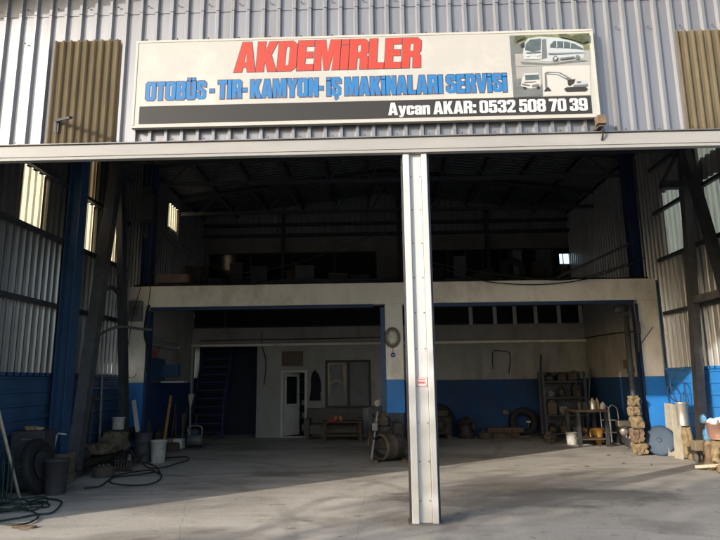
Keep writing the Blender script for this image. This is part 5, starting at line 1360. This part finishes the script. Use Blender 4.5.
# ---------------- scattered workshop scrap
def tyre(loc, r, label, rz=0.0, tilt=R(78), flat=False, group=None):
    t = thing('tyre', label, 'tyre', loc, 0, group)
    k = r / 0.40
    if flat: mt = Matrix.Translation((0, 0, 0.115 * k))
    else: mt = Matrix.Translation((0, 0, r)) @ Matrix.Rotation(rz, 4, 'Z') @ Matrix.Rotation(tilt, 4, 'X')
    pr = [(a * k, b * k) for a, b in ((0.22, -0.09), (0.27, -0.115), (0.36, -0.11), (0.395, -0.08), (0.40, 0), (0.395, 0.08), (0.36, 0.11), (0.27, 0.115), (0.22, 0.09), (0.215, 0.0), (0.22, -0.09))]
    m = MB(); m.lathe(pr, 36, 0, mt)
    for q in range(32): m.box(0.392 * k, 0.405 * k, -0.012, 0.012, -0.07 * k, 0.07 * k, mtx=mt @ Matrix.Rotation(2 * PI * q / 32, 4, 'Z'))
    m.build('casing', M['rubber'], t)
    return t
def brake_drum(loc, r, label, rz=0, tilt=0):
    t = thing('brake_drum', label, 'brake drum', loc, rz)
    mt = Matrix.Translation((0, 0, r * math.sin(tilt))) @ Matrix.Rotation(tilt, 4, 'X') if tilt else Matrix()
    MB().lathe([(r * 0.9, 0), (r, 0), (r, 0.03), (r * 0.95, 0.04), (r * 0.95, 0.16), (r * 0.6, 0.19), (r * 0.35, 0.19), (r * 0.35, 0.17), (r * 0.9, 0.14), (r * 0.9, 0)], 28, 0, mt).build('drum_shell', M['rust'], t)
    m = MB()
    for k in range(6): m.lathe([(0.012, 0.186), (0.012, 0.205), (0.001, 0.206)], 8, 0, mt @ Matrix.Translation((r * 0.48 * math.cos(k * PI / 3), r * 0.48 * math.sin(k * PI / 3), 0)))
    m.build('wheel_studs', M['steel_grey'], t)
    return t
def battery(loc, label, rz=0):
    t = thing('truck_battery', label, 'battery', loc, rz)
    MB().box(-0.22, 0.22, -0.11, 0.11, 0, 0.2, bev=0.008).build('case', M['plastic_dark'], t)
    MB().box(-0.215, 0.215, -0.105, 0.105, 0.201, 0.225, bev=0.006).build('lid', M['steel_grey'], t)
    for x in (-0.16, 0.16): MB().lathe([(0.016, 0.225), (0.013, 0.255), (0.001, 0.256)], 10, 0, Matrix.Translation((x, 0.06, 0))).build('terminal', M['silver'], t)
    return t
def jerrycan(loc, label, m, rz=0):
    t = thing('jerry_can', label, 'can', loc, rz)
    MB().prism([(-0.17, 0.0), (0.17, 0.0), (0.17, 0.36), (0.10, 0.43), (-0.17, 0.43)], -0.075, 0.075).box(-0.12, 0.12, -0.082, -0.0755, 0.06, 0.32).build('can_body', m, t)
    MB().tube([(-0.13, 0, 0.43), (-0.13, 0, 0.48), (0.04, 0, 0.48), (0.04, 0, 0.43)], 0.012, 6, 0, 3).build('handle', m, t)
    MB().lathe([(0.03, 0), (0.03, 0.05), (0.001, 0.05)], 12, 0, Matrix.Translation((0.13, 0, 0.40)) @ Matrix.Rotation(R(45), 4, 'Y')).build('cap', M['rubber'], t)
    return t
def spring(loc, label, r=0.09, h=0.32, tilt=0):
    pts = [(r * math.cos(a), r * math.sin(a), 0.014 + h * a / (2 * PI * 6)) for a in [2 * PI * 6 * i / 96 for i in range(97)]]
    mt = Matrix.Translation(loc) @ (Matrix.Translation((0, 0, r + 0.012)) @ Matrix.Rotation(tilt, 4, 'Y') if tilt else Matrix())
    return solo(MB().tube([mt @ Vector(p) for p in pts], 0.013, 7), 'coil_spring', M['rust'], label, 'spring', loc)
def muffler(loc, label, rz=0, lean=R(80)):
    t = thing('exhaust_muffler', label, 'muffler', loc, rz)
    mt = Matrix.Rotation(R(90) - lean, 4, 'X')
    MB().lathe([(0.03, 0.10), (0.10, 0.14), (0.115, 0.18), (0.115, 0.72), (0.10, 0.76), (0.03, 0.80)], 20, 0, mt).build('muffler_can', M['rust'], t)
    MB().lathe([(0.032, 0.0), (0.032, 0.099), (0.001, 0.1)], 12, 0, mt).lathe([(0.032, 0.801), (0.032, 1.1), (0.026, 1.1), (0.024, 0.9), (0.001, 0.9)], 12, 0, mt).build('pipe', M['rust'], t)
    return t
def leaf_springs(loc, label, rz=0, n=5, L=0.55):
    m = MB()
    for k in range(n):
        l_ = L * (1 - 0.14 * k); z = 0.012 + 0.016 * (n - 1 - k)
        pts = [(-l_, z + 0.10), (-l_ * 0.5, z + 0.03), (0, z), (l_ * 0.5, z + 0.03), (l_, z + 0.10)]
        m.prism(pts + [(a, b + 0.013) for a, b in pts[::-1]], -0.04, 0.04, 'y', 0, Matrix.Translation(loc) @ Matrix.Rotation(rz, 4, 'Z'))
    return solo(m, 'leaf_spring', M['rust'], label, 'leaf spring', loc)
# left side
brake_drum((-4.85, 10.75, 0), 0.19, 'rusty brake drum lying flat beside the left crane leg')
battery((-5.42, 10.62, 0), 'dark truck battery behind the left crane leg', R(70))
jerrycan((-5.43, 11.05, 0), 'dark jerry can behind the left crane leg', M['plastic_dark'], R(80))
spring((-4.92, 11.35, 0), 'rusty coil spring lying beside the left crane carriage', tilt=PI / 2)
leaf_springs((-4.90, 12.0, 0), 'rusty leaf spring pack lying by the left crane carriage', R(80))
solo(MB().tube([(-5.52, 12.0, 0), (-5.62, 12.1, 1.75)], 0.03, 8), 'leaning_tube', M['steel_grey'], 'grey tube leaning on the left dado between the crane legs', 'tube', (-5.52, 12.0, 0))
solo(MB().tube([(-5.45, 11.35, 0), (-5.6, 11.75, 1.3)], 0.02, 8).box(-5.66, -5.54, 11.70, 11.80, 1.28, 1.36, bev=0.01), 'sledgehammer', M['wood_dark'], 'long handled hammer leaning on the left dado behind the sacks', 'hammer', (-5.45, 11.35, 0))
tyre((-5.30, 13.05, 0), 0.34, 'small black tyre leaning beside the black oil drum', R(80))
muffler((-5.40, 14.3, 0), 'rusty muffler standing against the blue left inner wall', R(-90))
brake_drum((-4.95, 14.6, 0), 0.18, 'rusty brake drum on the floor before the blue left inner wall')
jerrycan((-5.36, 14.95, 0), 'rusty brown jerry can by the blue left inner wall', M['rust'], R(85))
battery((-5.30, 16.3, 0), 'dark truck battery at the far end of the blue left inner wall', R(85))
leaf_springs((-4.55, 15.6, 0), 'rusty leaf spring pack on the floor before the stairs', R(25))
vsl = thing('vent_duct', 'white wall duct along the left inner wall above the blue cabinet', 'duct', (-5.5, 15.3, 2.55))
MB().tube([(-0.02, -1.6, 0.0), (-0.02, 0.6, 0.0), (0.1, 0.9, 0.0)], 0.05, 10, 0, 4).build('duct_pipe', M['plaster_in'], vsl)
MB().tube([(-0.02, -1.6, 0.16), (-0.02, 0.9, 0.16)], 0.03, 10).build('duct_pipe', M['plaster_in'], vsl)
# under the office window and in the rear of the left bay
jerrycan((0.05, 17.35, 0), 'dark jerry can between the sofa and the middle pillar', M['plastic_dark'], R(10))
battery((-0.05, 16.7, 0), 'dark truck battery on the floor right of the low table', R(-20))
# right room
tyre((4.15, 17.45, 0), 0.40, 'large black tyre leaning on the blue back wall left of the rack', 0.0, R(80))
tyre((1.75, 17.55, 0), 0.46, 'big black tyre standing behind the greasy engine block', R(8), R(84))
brake_drum((2.95, 16.8, 0), 0.20, 'rusty brake drum in front of the timber baulks')
brake_drum((4.45, 15.9, 0), 0.18, 'rusty brake drum on the floor before the tall dark rack')
battery((5.95, 14.55, 0), 'dark truck battery right of the workbench', R(80))
jerrycan((6.02, 15.4, 0), 'dark jerry can by the right inner wall behind the workbench', M['plastic_dark'], R(80))
spring((4.25, 15.3, 0), 'rusty coil spring standing left of the workbench', 0.08, 0.3)
leaf_springs((3.9, 16.6, 0), 'rusty leaf spring pack before the blue back wall', R(-15))
muffler((6.05, 14.0, 0), 'rusty muffler leaning by the right inner wall near the hand truck', R(90))
solo(MB().tube([(5.75, 16.9, 0), (6.1, 17.3, 1.9)], 0.025, 8), 'leaning_tube', M['steel_grey'], 'grey tube leaning in the rear corner of the right room', 'tube', (5.75, 16.9, 0))
m = MB()
for k in range(26):
    a = random.Random(500 + k); x = a.choice((a.uniform(-5.2, -4.3), a.uniform(3.8, 6.1), a.uniform(-0.4, 1.0))); y = a.uniform(11.0, 16.5)
    m.rock((x, y, 0.012), a.uniform(0.015, 0.05), a.uniform(0.015, 0.05), 0.014, seed=520 + k, rough=0.4, sub=1)
tag(m.build('floor_litter', M['stone_dark']), 'small dark bits of litter scattered over the workshop floor', 'litter', None, 'stuff')
for k, (x, y, r_) in enumerate(((-3.9, 14.2, 0.36), (2.6, 14.0, 0.36), (3.4, 14.4, 0.33))):
    tyre((x, y, 3.882), r_, ('black tyre lying on the left part of the mezzanine edge', 'black tyre lying near the middle of the mezzanine edge', 'black tyre standing upright right of the middle of the mezzanine')[k], 0.3, R(82), k < 2)
m = MB()
for k in range(7): m.tube([(-2.6 + 0.1 * k, 13.8 + 0.06 * (k % 3), 3.93 + 0.05 * (k % 2)), (-0.3 + 0.13 * k, 14.0 + 0.05 * (k % 3), 3.94 + 0.05 * (k % 2))], 0.028, 8)
solo(m, 'pipe_bundle', M['steel_dark'], 'bundle of dark pipes lying along the mezzanine edge left of the pillar', 'pipes', (-1.5, 13.9, 3.885))
solo(MB().bar((4.3, 14.0, 3.95), (6.1, 13.7, 4.75), 0.06, 0.06), 'leaning_beam', M['steel_dark'], 'dark beam propped up over the right end of the mezzanine', 'beam', (4.3, 14.0, 3.885))

# ---------------- mezzanine junk, cables
rj = random.Random(17)
for k in range(16):
    x = -5.0 + k * 0.66 + rj.uniform(-0.15, 0.15)
    if 0.1 < x < 0.7: continue
    w, h_, d = rj.uniform(0.2, 0.5), rj.uniform(0.35, 0.85), rj.uniform(0.2, 0.4); y = rj.uniform(14.6, 16.2)
    t = thing('storage_crate', 'dark crate among others stored along the mezzanine edge', 'crate', (x, y, 3.882), rj.uniform(-0.3, 0.3), 'crates stored on the mezzanine')
    MB().box(-w / 2, w / 2, -d / 2, d / 2, 0, h_, bev=0.01).build('crate_body', M[('wood_dark', 'steel_dark', 'grease', 'steel_dark')[k % 4]], t)
    MB().box(-w / 2 - 0.012, w / 2 + 0.012, -d / 2 - 0.012, d / 2 + 0.012, h_ + 0.001, h_ + 0.03).build('lid', M['wood_dark'], t)
pts = [(-5.6 + 0.25 * k, 13.36 + rj.uniform(-0.05, 0.1), 3.815 + abs(rj.gauss(0, 0.022))) for k in range(48)]
solo(MB().tube(pts, 0.018, 6, 0, 4), 'beam_cable', M['rubber'], 'long black cable strewn along the top edge of the cream beam', 'cable', pts[0])
# reddish long box left on the beam
solo(MB().box(-5.1, -4.35, 13.42, 13.66, 3.90, 4.10, bev=0.01), 'toolbox', M['board'], 'long reddish brown box lying on the left end of the mezzanine', 'box', (-4.7, 13.5, 3.885))

def cable(pts, label, r=0.011, name='hanging_cable', m='rubber'):
    return solo(MB().tube(pts, r, 6, 0, 8), name, M[m], label, 'cable', pts[0])
A = lambda px, py, y: wy(px, py, y)
cable([A(162, 232, 13.0), A(175, 246, 13.0), A(200, 262, 13.05), A(235, 272, 13.1), A(262, 270, 13.1), A(300, 262, 13.1), A(345, 246, 13.2), A(372, 236, 13.4)], 'black cable sagging across the left bay above the beam')
cable([A(160, 228, 12.9), A(180, 244, 12.9), A(205, 258, 13.0), A(240, 277, 13.1), A(262, 272, 13.1)], 'second thin cable hanging from the left hoist towards the beam', 0.008)
cable([A(160, 235, 12.8), A(158, 255, 12.8), A(152, 275, 12.9), A(149, 300, 13.1), A(146, 318, 13.2)], 'black cable dropping down the left pillar', 0.010)
cable([A(436, 264, 13.2), A(458, 274, 13.1), A(490, 282, 13.15), A(530, 284.5, 13.2), A(560, 283, 13.2), A(590, 278, 13.15), A(635, 263, 13.1)], 'black cable drooping over the right half of the beam', 0.012)
cable([A(430, 262, 13.0), A(470, 270, 13.0), A(520, 277, 13.1), A(575, 279, 13.1), A(645, 258, 13.0)], 'second black cable running above the right half of the beam', 0.010)
cable([A(653, 327, 13.2), A(648, 334, 13.2), A(641, 344, 13.2), A(637, 356, 13.2)], 'short black wire curving down the right pillar', 0.009)
cable([A(149, 305, 13.25), A(146, 318, 13.2), A(145, 335, 13.2), A(148, 350, 13.2), A(146, 372, 13.2)], 'thick black cable bundle hanging on the right edge of left pillar', 0.03)
cable([wy(262, 333, 17.72), wy(262, 345, 17.72), wy(266, 362, 17.74), wy(264, 385, 17.75)], 'frayed wire hanging down the white wall beside the recess', 0.012)
cable([wx(585, 338, 6.17), wx(610, 334, 6.17), wx(636, 331, 6.17)], 'horizontal cable run along the right inner wall', 0.015)
cable([wy(200, 341, 17.62), wy(240, 340, 17.63), wy(330, 338.5, 17.62), wy(383, 337, 17.63)], 'long thin cable lying along the wall ledge', 0.014)
solo(MB().tube([wy(634, 304, 13.22), wy(637.5, 330, 13.22), wy(639, 352, 13.22)], 0.03, 8, 0, 4).box(*[v for v in (wy(637.5, 330, 13.2).x - 0.05, wy(637.5, 330, 13.2).x + 0.05, 13.15, 13.22, wy(637.5, 334, 13.2).z, wy(637.5, 322, 13.2).z)]), 'conduit', M['steel_dark'], 'dark conduit with a switch on the inner edge of the right pillar', 'conduit', wy(639, 352, 13.22))
# tarp bundle hanging on the beam's right underside
solo(MB().rock(tuple(wy(621, 309, 13.6)), 0.18, 0.08, 0.09, seed=170, rough=0.3, cubic=0.1), 'roller_remnant', M['steel_dark'], 'dark lump hanging under the right end of the beam', 'bracket', wy(621, 306, 13.6))
